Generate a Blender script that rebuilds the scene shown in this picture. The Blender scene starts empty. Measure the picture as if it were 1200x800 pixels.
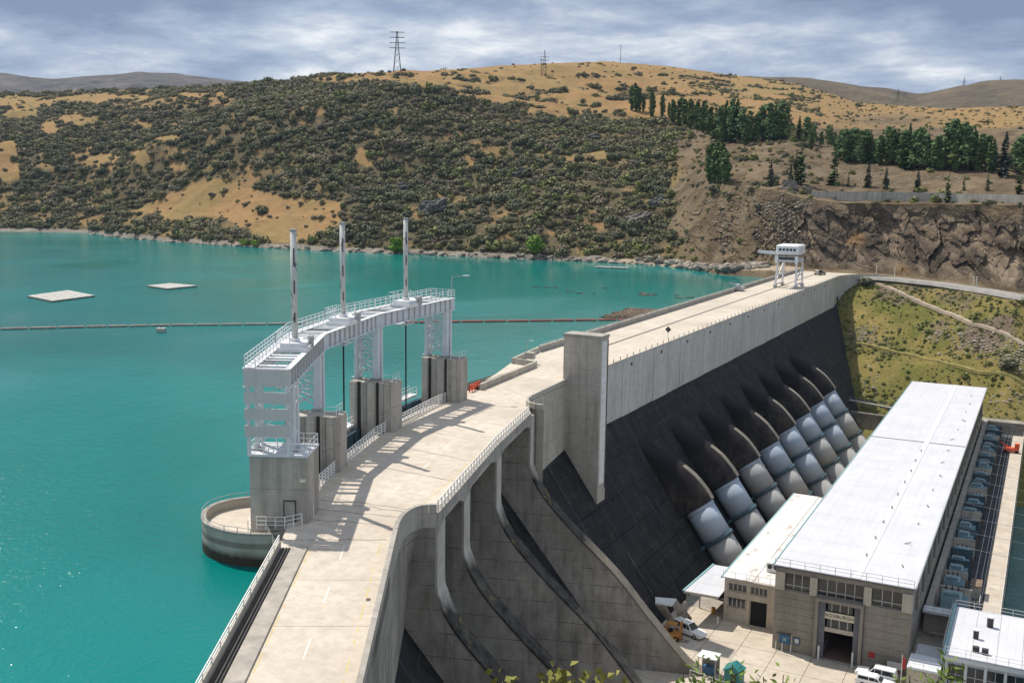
import bpy, bmesh, math, random
import numpy as np
from mathutils import Vector, Matrix

# ------------------------------------------------------------------ camera, sky, sun, exposure
scene = bpy.context.scene
C = scene.collection
FPX, PITCH, ROLL, YAW = 1233.6, .148035, .013933, -.471045      # pixels for a 1200-wide picture
CAMP = np.array([0., 0., 30.])                                   # z = 0 is the crest road of the dam
def rot_wc(p, r, y):
    A = np.array([[math.cos(y), -math.sin(y), 0], [math.sin(y), math.cos(y), 0], [0, 0, 1]])
    B = np.array([[1, 0, 0], [0, 0, -1], [0, 1, 0.]])
    P = np.array([[1, 0, 0], [0, math.cos(p), -math.sin(p)], [0, math.sin(p), math.cos(p)]])
    R = np.array([[math.cos(r), -math.sin(r), 0], [math.sin(r), math.cos(r), 0], [0, 0, 1]])
    return R @ P @ B @ A
RWC = rot_wc(PITCH, ROLL, YAW)
cd = bpy.data.cameras.new('camera'); cam = bpy.data.objects.new('camera', cd); C.objects.link(cam)
cd.sensor_width = 36.0; cd.lens = 36.0 * FPX / 1200.0; cd.clip_start = .5; cd.clip_end = 30000
m = Matrix.Identity(4)
for i in range(3):
    m[i][0] = RWC[0][i]; m[i][1] = -RWC[1][i]; m[i][2] = -RWC[2][i]; m[i][3] = CAMP[i]
cam.matrix_world = m
scene.camera = cam
scene.view_settings.view_transform = 'Standard'; scene.view_settings.look = 'None'
scene.view_settings.gamma = 1.0; scene.view_settings.use_curve_mapping = False
scene.view_settings.exposure = 0.0

TOSUN = Vector((-.479, .1625, .8635)).normalized()
SUN_EL = math.asin(TOSUN.z)
sl = bpy.data.lights.new('sun', 'SUN'); sun = bpy.data.objects.new('sun', sl); C.objects.link(sun)
sl.energy = 5.0; sl.angle = math.radians(.55); sl.color = (1.0, .93, .82)
sun.rotation_euler = (-TOSUN).to_track_quat('-Z', 'Y').to_euler()
sun.location = (-60, 60, 120)

world = bpy.data.worlds.new('World'); scene.world = world; world.use_nodes = True
wt = world.node_tree; wt.nodes.clear()
def wn(t, **k):
    n = wt.nodes.new(t)
    for a, b in k.items(): setattr(n, a, b)
    return n
sky = wn('ShaderNodeTexSky', sky_type='NISHITA', sun_disc=False, sun_elevation=SUN_EL,
         sun_rotation=math.atan2(TOSUN.x, TOSUN.y), altitude=200, air_density=1.0, dust_density=.6, ozone_density=1.0)
tc = wn('ShaderNodeTexCoord'); sp = wn('ShaderNodeSeparateXYZ'); wt.links.new(tc.outputs['Generated'], sp.inputs[0])
def wmath(op, a, b=None, clamp=False):
    n = wn('ShaderNodeMath', operation=op, use_clamp=clamp)
    for i, v in enumerate((a, b)):
        if v is None: continue
        if isinstance(v, (int, float)): n.inputs[i].default_value = v
        else: wt.links.new(v, n.inputs[i])
    return n.outputs[0]
zz = wmath('ADD', wmath('MAXIMUM', sp.outputs[2], 0.0), .13)
px = wmath('DIVIDE', sp.outputs[0], zz); py = wmath('DIVIDE', sp.outputs[1], zz)
cb = wn('ShaderNodeCombineXYZ'); wt.links.new(px, cb.inputs[0]); wt.links.new(py, cb.inputs[1])
def wnoise(scale, detail, rough, off, dist=0.0):
    mp = wn('ShaderNodeMapping'); mp.inputs['Location'].default_value = off; wt.links.new(cb.outputs[0], mp.inputs[0])
    n = wn('ShaderNodeTexNoise'); n.inputs['Scale'].default_value = scale; n.inputs['Detail'].default_value = detail
    n.inputs['Roughness'].default_value = rough; n.inputs['Distortion'].default_value = dist
    wt.links.new(mp.outputs[0], n.inputs[0]); return n.outputs[0]
def wramp(fac, stops):
    r = wn('ShaderNodeValToRGB'); e = r.color_ramp.elements
    while len(e) < len(stops): e.new(.5)
    for i, (p, c) in enumerate(stops): e[i].position = p; e[i].color = (*c, 1)
    wt.links.new(fac, r.inputs[0]); return r.outputs[0]
n1 = wnoise(.66, 10, .57, (2.2, 6.4, 0), .1)
n2 = wnoise(2.6, 9, .66, (8.3, 5.1, 2.0), .25)
nn = wmath('ADD', wmath('MULTIPLY', n1, .76), wmath('MULTIPLY', n2, .24))
cloud = wramp(nn, [(.41, (1.9, 2.5, 3.75)), (.465, (2.7, 3.35, 4.6)), (.51, (3.8, 4.4, 5.5)), (.55, (5.6, 6.05, 6.7)), (.59, (7.8, 7.95, 8.15))])
cover = wramp(wnoise(.7, 5, .5, (1.0, 9.0, 4.0)), [(.30, (.90,)*3), (.45, (.97,)*3)])
mx = wn('ShaderNodeMix', data_type='RGBA'); wt.links.new(cover, mx.inputs[0]); wt.links.new(sky.outputs[0], mx.inputs[6]); wt.links.new(cloud, mx.inputs[7])
bg = wn('ShaderNodeBackground'); bg.inputs[1].default_value = .12; wt.links.new(mx.outputs[2], bg.inputs[0])
wo = wn('ShaderNodeOutputWorld'); wt.links.new(bg.outputs[0], wo.inputs[0])

# ------------------------------------------------------------------ helpers: photograph <-> place
def ray(u, v): return RWC.T @ np.array([(u-600)/FPX, (v-400)/FPX, 1.])
def W(u, v, z):
    d = ray(u, v); return CAMP + d*(z-30)/d[2]
def at_dist(u, v, dist):
    d = ray(u, v); return CAMP + d*dist/math.hypot(d[0], d[1])
def project(P):
    c = (np.asarray(P, float)-CAMP) @ RWC.T
    return 600+FPX*c[..., 0]/c[..., 2], 400+FPX*c[..., 1]/c[..., 2], c[..., 2]

# ------------------------------------------------------------------ helpers: objects
def prop(o, label=None, cat=None, group=None, kind=None):
    if label: o['label'] = label
    if cat: o['category'] = cat
    if group: o['group'] = group
    if kind: o['kind'] = kind
    return o
def empty(name, loc, label, cat, group=None, rz=0):
    o = bpy.data.objects.new(name, None); C.objects.link(o); o.location = loc; o.rotation_euler = (0, 0, rz); o.empty_display_size = .5
    return prop(o, label, cat, group)
def link(name, me, parent=None, loc=None):
    o = bpy.data.objects.new(name, me); C.objects.link(o)
    if parent: o.parent = parent
    if loc is not None: o.location = loc
    return o
def root_loc(p):
    v = Vector((0, 0, 0))
    while p: v = v+p.location; p = p.parent
    return v
class MB:
    def __init__(s): s.v = []; s.f = []
    def add(s, v, f):
        b = len(s.v); s.v += [tuple(map(float, q)) for q in v]; s.f += [tuple(b+i for i in q) for q in f]; return s
    def box(s, c, sz, rz=0, ux=None):
        # centre, size, rotation about z, or ux = unit direction of the local x axis in plan
        if ux is not None: cx, sx = ux
        else: cx, sx = math.cos(rz), math.sin(rz)
        v = []
        for dz in (-.5, .5):
            for dx, dy in ((-.5, -.5), (.5, -.5), (.5, .5), (-.5, .5)):
                X, Y = dx*sz[0], dy*sz[1]; v.append((c[0]+X*cx-Y*sx, c[1]+X*sx+Y*cx, c[2]+dz*sz[2]))
        return s.add(v, [(3, 2, 1, 0), (4, 5, 6, 7), (0, 1, 5, 4), (1, 2, 6, 5), (2, 3, 7, 6), (3, 0, 4, 7)])
    def bar(s, a, b, w, h=None, up=(0, 0, 1)):
        h = h or w; a = Vector(a); b = Vector(b); d = (b-a).normalized(); u = Vector(up)
        if abs(d.dot(u)) > .98: u = Vector((1, 0, 0))
        x = d.cross(u).normalized(); y = x.cross(d).normalized(); v = []
        for p in (a, b):
            for i, j in ((-1, -1), (1, -1), (1, 1), (-1, 1)): v.append(p+x*i*w/2+y*j*h/2)
        return s.add(v, [(3, 2, 1, 0), (4, 5, 6, 7), (0, 1, 5, 4), (1, 2, 6, 5), (2, 3, 7, 6), (3, 0, 4, 7)])
    def tube(s, a, b, r, n=8, r2=None):
        r2 = r if r2 is None else r2; a = Vector(a); b = Vector(b); d = (b-a).normalized(); u = Vector((0, 0, 1))
        if abs(d.dot(u)) > .98: u = Vector((1, 0, 0))
        x = d.cross(u).normalized(); y = x.cross(d).normalized(); v = []
        for p, q in ((a, r), (b, r2)):
            for i in range(n): t = 2*math.pi*i/n; v.append(p+x*q*math.cos(t)+y*q*math.sin(t))
        f = [(i, (i+1) % n, n+(i+1) % n, n+i) for i in range(n)]+[tuple(range(n-1, -1, -1)), tuple(range(n, 2*n))]
        return s.add(v, f)
    def prism(s, poly, z0, z1):
        n = len(poly); v = [(p[0], p[1], z0) for p in poly]+[(p[0], p[1], z1) for p in poly]
        return s.add(v, [(i, (i+1) % n, n+(i+1) % n, n+i) for i in range(n)]+[tuple(range(n-1, -1, -1)), tuple(range(n, 2*n))])
    def extrude(s, poly3, vec):
        n = len(poly3); v = [tuple(p) for p in poly3]+[tuple(Vector(p)+Vector(vec)) for p in poly3]
        return s.add(v, [(i, (i+1) % n, n+(i+1) % n, n+i) for i in range(n)]+[tuple(range(n-1, -1, -1)), tuple(range(n, 2*n))])
    def quad(s, a, b, c, d): return s.add([a, b, c, d], [(0, 1, 2, 3)])
    def mesh(s, name, mat=None, off=(0, 0, 0), smooth=False):
        me = bpy.data.meshes.new(name)
        me.from_pydata([(p[0]-off[0], p[1]-off[1], p[2]-off[2]) for p in s.v], [], s.f)
        bm = bmesh.new(); bm.from_mesh(me); bmesh.ops.recalc_face_normals(bm, faces=bm.faces); bm.to_mesh(me); bm.free()
        if smooth: me.polygons.foreach_set('use_smooth', [len(p.vertices) == 4 for p in me.polygons])
        if mat: me.materials.append(mat)
        return me
    def build(s, name, mat, parent=None, smooth=False, local=False, label=None, bevel=0):
        off = (0, 0, 0) if (local or parent is None) else root_loc(parent)
        o = link(name, s.mesh(name, mat, off, smooth), parent)
        if label: o['label'] = label
        if bevel:
            b = o.modifiers.new('bevel', 'BEVEL'); b.width = bevel; b.segments = 1; b.limit_method = 'ANGLE'
        return o
def copy_tree(o, parent=None):
    c = o.copy(); C.objects.link(c); c.parent = parent
    for ch in list(o.children): copy_tree(ch, c)
    return c
def V2(p): return Vector((p[0], p[1], 0))

# ------------------------------------------------------------------ helpers: materials
class NT:
    def __init__(s, name):
        s.m = bpy.data.materials.new(name); s.m.use_nodes = True; s.t = s.m.node_tree
        s.b = s.t.nodes['Principled BSDF']; s.pos = s.n('ShaderNodeNewGeometry').outputs['Position']
    def n(s, t, **k):
        q = s.t.nodes.new(t)
        for a, b in k.items(): setattr(q, a, b)
        return q
    def put(s, sock, v):
        if isinstance(v, (int, float)): sock.default_value = v
        elif isinstance(v, (tuple, list)): sock.default_value = (*v, 1) if len(v) == 3 and sock.type == 'RGBA' else v
        else: s.t.links.new(v, sock)
    def math(s, op, a, b=None, c=None, clamp=False):
        q = s.n('ShaderNodeMath', operation=op, use_clamp=clamp)
        for i, v in enumerate((a, b, c)):
            if v is not None: s.put(q.inputs[i], v)
        return q.outputs[0]
    def noise(s, scale, detail=4, rough=.55, stretch=(1, 1, 1), dist=0., vec=None, off=(0, 0, 0)):
        mp = s.n('ShaderNodeMapping'); mp.inputs['Scale'].default_value = stretch; mp.inputs['Location'].default_value = off
        s.put(mp.inputs[0], vec or s.pos)
        q = s.n('ShaderNodeTexNoise'); q.inputs['Scale'].default_value = scale; q.inputs['Detail'].default_value = detail
        q.inputs['Roughness'].default_value = rough; q.inputs['Distortion'].default_value = dist; s.put(q.inputs[0], mp.outputs[0]); return q.outputs[0]
    def step(s, fac, a, b, lo=0., hi=1.):
        q = s.n('ShaderNodeMapRange'); s.put(q.inputs[0], fac)
        for i, v in enumerate((a, b, lo, hi)): q.inputs[i+1].default_value = v
        return q.outputs[0]
    def mix(s, fac, a, b, mode='MIX'):
        q = s.n('ShaderNodeMix', data_type='RGBA', blend_type=mode); s.put(q.inputs[0], fac); s.put(q.inputs[6], a); s.put(q.inputs[7], b); return q.outputs[2]
    def bump(s, h, strength=.4, dist=.1):
        q = s.n('ShaderNodeBump'); q.inputs['Strength'].default_value = strength; q.inputs['Distance'].default_value = dist
        s.put(q.inputs['Height'], h); s.put(s.b.inputs['Normal'], q.outputs[0])
    def xyz(s):
        q = s.n('ShaderNodeSeparateXYZ'); s.put(q.inputs[0], s.pos); return q.outputs
    def done(s, col, rough=.8, metal=0., spec=.5):
        s.put(s.b.inputs['Base Color'], col); s.put(s.b.inputs['Roughness'], rough); s.put(s.b.inputs['Metallic'], metal)
        s.b.inputs['Specular IOR Level'].default_value = spec; return s.m
def plain(name, col, rough=.7, metal=0., var=.25, scale=1.2, spec=.4):
    k = NT(name); f = k.noise(scale, 5, .6); c = k.mix(k.step(f, .3, .7), tuple(x*(1-var) for x in col), tuple(min(1, x*(1+var*.6)) for x in col))
    k.bump(k.noise(scale*6, 3), .08, .05); return k.done(c, rough, metal, spec)
def concrete(name, c1, c2, streak=.5, dark=(.05, .045, .04), lift=2.4, scale=.16, liftw=.03, board=True, stainlo=.5):
    k = NT(name); x, y, z = k.xyz()
    col = k.mix(k.step(k.noise(scale, 8, .62), .32, .68), c1, c2)
    col = k.mix(k.step(k.noise(scale*7, 6, .65), .35, .75, 0, .45), col, tuple(a*.62 for a in c1))
    st = k.step(k.noise(.9, 6, .7, (1, 1, .05)), stainlo, .74)                # runs of water down the wall
    col = k.mix(k.math('MULTIPLY', st, streak), col, dark)
    st2 = k.step(k.noise(1.7, 5, .7, (1, 1, .035), off=(7, 3, 1)), .60, .78)
    col = k.mix(k.math('MULTIPLY', st2, streak*.35), col, tuple(min(1, a*1.5) for a in c2))
    if lift:
        fr = k.math('FRACT', k.math('DIVIDE', z, lift)); ln = k.math('LESS_THAN', fr, liftw)
        col = k.mix(k.math('MULTIPLY', ln, k.step(k.noise(.7, 3), .35, .6, 0, .6)), col, tuple(a*.45 for a in c1))
    h = k.noise(5, 5, .7)
    if board: h = k.math('ADD', h, k.math('MULTIPLY', k.noise(2.2, 3, .5, (1, 1, 4)), .7))
    k.bump(h, .35, .05)
    return k.done(col, .88, 0, .25)

# ------------------------------------------------------------------ materials
M = {}
M['pale'] = concrete('pale_concrete', (.41, .38, .325), (.55, .51, .44), .55, (.10, .09, .075), 2.5)
M['wall'] = concrete('wall_concrete', (.44, .43, .395), (.56, .55, .51), .6, (.20, .18, .15), 0)
def m_spill():
    k = NT('spillway_wall_concrete'); x, y, z = k.xyz()
    c = k.mix(k.step(k.noise(.10, 9, .65), .34, .66), (.27, .25, .215), (.46, .425, .37))
    c = k.mix(k.step(k.noise(.8, 7, .7, (1, 1, .45)), .44, .72, 0, .6), c, (.13, .115, .09))
    c = k.mix(k.step(k.noise(1.1, 6, .72, (1, 1, .07)), .50, .74, 0, .55), c, (.055, .048, .04))
    m = k.math('ADD', k.noise(.07, 7, .7, (1, 1, .8), off=(5, 2, 8)), k.step(z, -30, -4, .06, -.06)); c = k.mix(k.step(m, .52, .70, 0, .55), c, (.06, .055, .048))
    c = k.mix(k.step(k.noise(1.6, 6, .7, (1, 1, .10), off=(8, 1, 1)), .62, .76, 0, .4), c, (.46, .43, .37))
    fr = k.math('FRACT', k.math('DIVIDE', k.math('ADD', z, k.math('MULTIPLY', k.noise(.3, 3), .18)), 2.3)); ln = k.math('LESS_THAN', fr, .04)
    c = k.mix(k.math('MULTIPLY', ln, k.step(k.noise(.5, 4), .38, .62, .1, .8)), c, (.06, .053, .045))
    k.bump(k.math('ADD', k.noise(4, 5, .7), k.math('MULTIPLY', k.noise(.9, 4), 1.2)), .5, .08); return k.done(c, .95, 0, .12)
M['spill'] = m_spill()
M['spilledge'] = concrete('edge_concrete', (.30, .28, .25), (.44, .41, .37), .5, (.06, .055, .05), 0, .2)
M['pier'] = concrete('pier_concrete', (.40, .37, .32), (.52, .485, .43), .65, (.14, .12, .10), 3.0, .2, .03, True, .47)
M['bldgfront'] = concrete('building_concrete', (.265, .24, .20), (.335, .305, .26), .35, (.12, .10, .08), 0, .3)
M['annex'] = concrete('cream_concrete', (.46, .41, .335), (.56, .51, .43), .4, (.22, .18, .13), 0, .3)
def m_road():
    k = NT('deck_concrete'); c = k.mix(k.step(k.noise(.11, 8, .6), .3, .7), (.49, .43, .36), (.62, .56, .48))
    c = k.mix(k.step(k.noise(.9, 7, .7), .42, .72, 0, .6), c, (.34, .29, .235)); c = k.mix(k.step(k.noise(.05, 6, .7, off=(3, 3, 0)), .5, .66, 0, .45), c, (.37, .325, .27))
    c = k.mix(k.step(k.noise(.35, 6, .65, (1, 1, 1), 1.5, off=(4, 8, 0)), .56, .72, 0, .55), c, (.40, .36, .31))
    c = k.mix(k.step(k.noise(7, 4, .6), .62, .72, 0, .35), c, (.24, .21, .18))
    k.bump(k.noise(9, 5, .7), .25, .03); return k.done(c, .9, 0, .2)
M['road'] = m_road()
M['kerb'] = plain('kerb_concrete', (.36, .33, .29), .9, 0, .3, .8)
def m_face():
    k = NT('black_stained_concrete'); x, y, z = k.xyz()
    c = k.mix(k.step(k.noise(.22, 8, .65), .3, .7), (.006, .006, .008), (.026, .025, .026))
    c = k.mix(k.step(k.noise(1.1, 6, .7, (1, 1, .12)), .52, .8, 0, .6), c, (.06, .056, .053))
    c = k.mix(k.step(k.noise(.55, 9, .75, (.5, 1, .5), off=(6, 6, 1)), .50, .72, 0, .7), c, (.055, .051, .048))
    c = k.mix(k.step(k.noise(3.2, 6, .75, (.4, 1.4, .3)), .56, .72, 0, .4), c, (.08, .077, .074))
    e = k.step(k.noise(.75, 8, .78, (.35, 1.6, .12), .4, off=(3, 1, 6)), .66, .72)   # lime running from the joints
    c = k.mix(k.math('MULTIPLY', e, k.step(k.noise(.09, 3, .5, off=(5, 5, 0)), .48, .62)), c, (.34, .33, .32))
    jn = k.step(k.math('ABSOLUTE', k.math('SUBTRACT', k.math('FRACT', k.math('ADD', k.math('DIVIDE', k.math('SUBTRACT', y, 153.2), 8.), k.math('MULTIPLY', k.noise(.9, 3), .03))), .515)), .485, .492)
    c = k.mix(k.math('MULTIPLY', jn, k.step(k.noise(.16, 7, .8, off=(2, 9, 3)), .50, .66, .06, .6)), c, (.24, .23, .22))
    hl = k.math('LESS_THAN', k.math('FRACT', k.math('DIVIDE', k.math('ADD', z, k.math('MULTIPLY', k.noise(.5, 3), .25)), 2.2)), .05)
    c = k.mix(k.math('MULTIPLY', hl, k.step(k.noise(.11, 7, .8, off=(7, 1, 3)), .50, .66, .04, .35)), c, (.15, .145, .14))
    k.bump(k.noise(2.5, 6, .7), .5, .12); return k.done(c, .85, 0, .25)
M['face'] = m_face()
def m_hood():
    k = NT('hood_concrete'); x, y, z = k.xyz()
    c = k.mix(k.step(k.noise(.45, 8, .72, (1, 1, .5)), .42, .72), (.016, .015, .016), (.085, .072, .058))
    c = k.mix(k.step(k.noise(1.4, 6, .75, (1, 1, .25)), .50, .74, 0, .75), c, (.030, .027, .026))
    c = k.mix(k.step(k.noise(.8, 7, .7, off=(9, 2, 4)), .62, .74, 0, .4), c, (.17, .15, .125))
    # upper ends are still black with lichen, lower ends bare concrete
    up = k.step(k.math('ADD', z, k.math('MULTIPLY', k.noise(.4, 4), 3.)), -20.5, -16.5); c = k.mix(k.math('MULTIPLY', up, .9), c, (.014, .013, .015))
    k.bump(k.noise(3, 5, .7), .4, .1); return k.done(c, .88, 0, .2)
M['hood'] = m_hood()
M['hoodridge_sunlit'] = concrete('sunlit_ridge_concrete', (.19, .17, .14), (.32, .29, .245), .6, (.10, .09, .075), 0, .5)  # paler tone paints in the sun along the hood crest
def m_pen(name, c1, c2):
    k = NT(name); c = k.mix(k.step(k.noise(.25, 6, .6), .3, .7), c1, c2)
    c = k.mix(k.step(k.noise(1.3, 5, .7, (1, 1, .2)), .55, .8, 0, .4), c, tuple(a*.6 for a in c1)); k.bump(k.noise(3, 4), .1, .05); return k.done(c, .72, 0, .25)
M['pen_skytint'] = m_pen('penstock_sky_tint', (.33, .40, .49), (.40, .465, .55))  # bluish skylight of the shaded pipes put into the colour
M['pen_grey'] = m_pen('penstock_grey', (.34, .345, .355), (.41, .41, .41))
def m_steel(name, c1, c2):
    k = NT(name); c = k.mix(k.step(k.noise(.8, 6, .65), .3, .7), c1, c2)
    c = k.mix(k.step(k.noise(2.2, 6, .7, (1, 1, .12)), .56, .78, 0, .45), c, (.30, .27, .24))
    c = k.mix(k.step(k.noise(3.0, 6, .75, (1, 1, .3), off=(4, 4, 4)), .66, .72, 0, .6), c, (.26, .17, .11)); k.bump(k.noise(8, 4), .1, .03); return k.done(c, .5, 0, .4)
M['steel'] = m_steel('painted_steel', (.56, .58, .61), (.66, .68, .71)); M['steelwhite'] = m_steel('white_steel', (.66, .67, .68), (.76, .77, .78))
M['clad'] = m_steel('grey_cladding_rib_shade', (.46, .46, .45), (.52, .52, .51))  # cladding grey, also used as painted shade on the girder ribs
M['railwhite'] = plain('rail_white', (.78, .77, .74), .5, 0, .15, 3)
M['galv'] = plain('galvanised', (.42, .43, .43), .45, .4, .2, 3)
M['dark'] = plain('dark_steel', (.045, .045, .045), .6, 0, .4, 2)
M['rod'] = plain('greased_rod', (.012, .02, .022), .4, 0, .2, 2)
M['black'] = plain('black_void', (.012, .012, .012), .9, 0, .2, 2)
def m_mast():
    k = NT('mast_paint'); c = k.mix(k.step(k.noise(1.5, 5, .6), .3, .7), (.44, .44, .42), (.56, .56, .53))
    c = k.mix(k.step(k.noise(.8, 4, .6, (2, 2, 1)), .60, .66, 0, .9), c, (.05, .05, .05)); return k.done(c, .55, 0, .4)
M['mast'] = m_mast()
def m_roof():
    k = NT('white_roof'); c = k.mix(k.step(k.noise(.14, 7, .6), .3, .7), (.52, .53, .57), (.60, .605, .64))
    c = k.mix(k.step(k.noise(.6, 6, .7, (1, .12, 1)), .5, .78, 0, .55), c, (.42, .43, .47)); xr, yr, zr = k.xyz()
    c = k.mix(k.math('MULTIPLY', k.math('LESS_THAN', k.math('FRACT', k.math('DIVIDE', xr, 1.15)), .06), k.step(k.noise(.3, 4), .35, .65, .1, .5)), c, (.36, .37, .41))
    c = k.mix(k.step(k.noise(.25, 8, .75, off=(2, 7, 0)), .66, .74, 0, .8), c, (.45, .40, .36)); return k.done(c, .6, 0, .4)
M['roof'] = m_roof()
def m_roofold():
    k = NT('old_white_roof'); c = k.mix(k.step(k.noise(.3, 7, .6), .3, .7), (.60, .595, .585), (.70, .695, .685))
    c = k.mix(k.step(k.noise(.35, 8, .75, (1, .5, 1), off=(1, 3, 0)), .56, .66, 0, .85), c, (.33, .25, .20)); return k.done(c, .7, 0, .3)
M['roofold'] = m_roofold()
M['trim'] = plain('blue_green_trim', (.25, .45, .46), .5, 0, .15, 1)
M['glass'] = plain('window_glass', (.028, .036, .042), .08, 0, .4, .5, .6)
M['winframe'] = plain('window_frame', (.55, .54, .51), .5, 0, .1, 2)
M['doorgrey'] = plain('door_surround', (.16, .17, .19), .7, 0, .2, 1)
M['signcream'] = plain('sign_cream', (.70, .66, .52), .6, 0, .06, 1)
M['letter'] = plain('letter_dark', (.09, .08, .06), .6, 0, .1, 2)
M['interior'] = plain('hall_floor', (.20, .13, .10), .5, 0, .2, .5)
M['tileblue'] = plain('board_blue', (.04, .13, .25), .5, 0, .3, 2)
M['red'] = plain('red_paint', (.45, .03, .03), .5, 0, .1, 2)
M['orange'] = plain('orange_plastic', (.72, .10, .03), .5, 0, .15, 2)
M['trafo'] = plain('transformer_blue', (.22, .34, .39), .45, 0, .15, 1)
M['trafodark'] = plain('bay_blue_dark', (.05, .10, .13), .6, 0, .4, 1)
M['ceramic'] = plain('ceramic_brown', (.10, .05, .035), .3, 0, .2, 2)
M['asphalt'] = plain('asphalt', (.055, .055, .057), .9, 0, .35, .6, .2)
M['paintwhite'] = plain('road_white', (.70, .68, .64), .7, 0, .35, 4)
M['paintyellow'] = plain('road_yellow', (.58, .47, .20), .8, 0, .35, 5)
M['tar'] = plain('joint_tar', (.10, .085, .07), .9, 0, .3, 3)
M['tile'] = plain('white_tile', (.66, .66, .65), .55, 0, .1, .6)
M['rock'] = concrete('rock', (.12, .105, .09), (.27, .24, .20), .4, (.05, .045, .04), 0, .5)
M['timber'] = plain('weathered_timber', (.20, .15, .11), .9, 0, .4, 1.5, .2)
M['raft'] = plain('raft_deck', (.42, .42, .39), .8, 0, .25, .7)
M['boom'] = plain('boom_float', (.33, .27, .24), .8, 0, .3, 1)
M['boomred'] = plain('boom_red', (.36, .10, .07), .7, 0, .3, .5)
M['yellowmach'] = plain('machine_ochre', (.45, .20, .035), .5, 0, .25, 2)
M['carwhite'] = plain('car_white', (.80, .80, .80), .25, 0, .05, 1, .6)
M['cardark'] = plain('car_grey', (.10, .10, .105), .25, 0, .1, 1, .6)
M['tyre'] = plain('tyre', (.02, .02, .02), .9, 0, .2, 2)
M['teal'] = plain('teal_paint', (.03, .20, .20), .5, 0, .2, 2)
M['bark'] = plain('bark', (.10, .075, .055), .95, 0, .35, 2, .1)
def m_leaf(name, c1, c2, c3, rnd=.5):
    k = NT(name); oi = k.n('ShaderNodeObjectInfo').outputs['Random']
    c = k.mix(k.step(k.noise(.9, 3, .6), .3, .7), c1, c2)
    c = k.mix(k.math('MULTIPLY', oi, rnd), c, c3)
    k.b.inputs['Subsurface Weight'].default_value = 0.0
    return k.done(c, .75, 0, .2)
M['leaf_scrub'] = m_leaf('scrub_olive', (.125, .13, .062), (.205, .21, .10), (.255, .21, .115))
M['leaf_grey'] = m_leaf('scrub_grey', (.165, .14, .095), (.26, .225, .15), (.20, .145, .09))
M['leaf_dark'] = m_leaf('scrub_dark', (.085, .09, .052), (.145, .148, .085), (.155, .15, .085))
M['leaf_green'] = m_leaf('scrub_green', (.12, .15, .04), (.20, .225, .07), (.24, .22, .08))
M['leaf_pine'] = m_leaf('pine_needles', (.06, .115, .04), (.12, .20, .075), (.16, .21, .07))
M['leaf_spruce'] = m_leaf('spruce_needles', (.045, .075, .055), (.08, .115, .085), (.06, .08, .05))
M['leaf_poplar'] = m_leaf('poplar_leaves', (.055, .10, .025), (.10, .16, .045), (.12, .15, .05))
M['leaf_willow'] = m_leaf('willow_leaves', (.11, .20, .02), (.20, .32, .04), (.18, .27, .05))
M['leaf_near'] = m_leaf('near_leaves', (.15, .17, .035), (.26, .26, .065), (.27, .20, .05))
M['leaf_near2'] = m_leaf('near_green_leaves', (.10, .17, .03), (.20, .28, .06), (.22, .25, .06))
def m_lake():
    k = NT('lake_water')
    xw, yw, zw = k.xyz()
    big = k.step(k.noise(.006, 4, .5, (1, 1.6, 1), .4), .35, .65)
    c = k.mix(big, (.0, .135, .122), (.001, .215, .205))
    calm = k.step(k.noise(.011, 3, .5, (1.6, 1, 1), .8, off=(30, 12, 0)), .42, .56)
    h = k.math('ADD', k.noise(1.9, 3, .65, (1, .8, 1)), k.math('MULTIPLY', k.noise(.45, 2, .5, (.8, 1, 1)), .9))
    h = k.math('MULTIPLY', h, k.step(calm, 0, 1, .35, 1.0))
    shel = k.step(k.math('ADD', k.math('ADD', k.math('MULTIPLY', xw, .55), yw), k.math('MULTIPLY', k.noise(.012, 4, .5), 120.)), 215, 330)
    h = k.math('MULTIPLY', h, k.step(shel, 0, 1, 1.0, .06)); lane = k.step(k.noise(.02, 5, .6, (1, .35, 1), .6, off=(11, 4, 0)), .36, .62, .45, 1.15); h = k.math('MULTIPLY', h, lane)
    k.bump(h, .62, .30)
    k.b.inputs['IOR'].default_value = 1.33
    return k.done(c, .13, 0, .5)
M['lake'] = m_lake()
def m_tail():
    k = NT('tailrace_water'); c = k.mix(k.step(k.noise(.06, 5, .6), .3, .7), (.001, .075, .075), (.003, .13, .13))
    c = k.mix(k.step(k.noise(.25, 6, .7, (.5, 1.4, 1), 1.0), .62, .75, 0, .35), c, (.25, .40, .42))
    k.bump(k.noise(.5, 5, .6), .6, .5); return k.done(c, .15, 0, .5)
M['tail'] = m_tail()
def m_ground():
    k = NT('hill_ground'); a = k.n('ShaderNodeAttribute', attribute_name='cover'); c = a.outputs['Color']
    f = k.noise(.22, 8, .65); g = k.noise(1.3, 6, .7)
    c2 = k.mix(k.step(f, .3, .72), c, (.55, .52, .50), 'MULTIPLY'); c = k.mix(.55, c, c2)
    c = k.mix(k.step(g, .5, .75, 0, .5), c, (.62, .60, .58), 'MULTIPLY')
    c = k.mix(k.step(g, .32, .48, .28, 0), c, (.36, .31, .24))
    k.bump(k.math('ADD', k.noise(.8, 6, .7), k.math('MULTIPLY', f, 1.5)), .8, .5); return k.done(c, .95, 0, .1)
M['ground'] = m_ground()
M['track'] = plain('gravel_track', (.38, .315, .24), .95, 0, .25, .5, .1)
M['grassdry'] = plain('dry_path', (.30, .26, .10), .95, 0, .3, .5, .1)
M['tarroad'] = plain('old_chipseal', (.30, .285, .265), .9, 0, .25, .4, .2)

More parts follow.
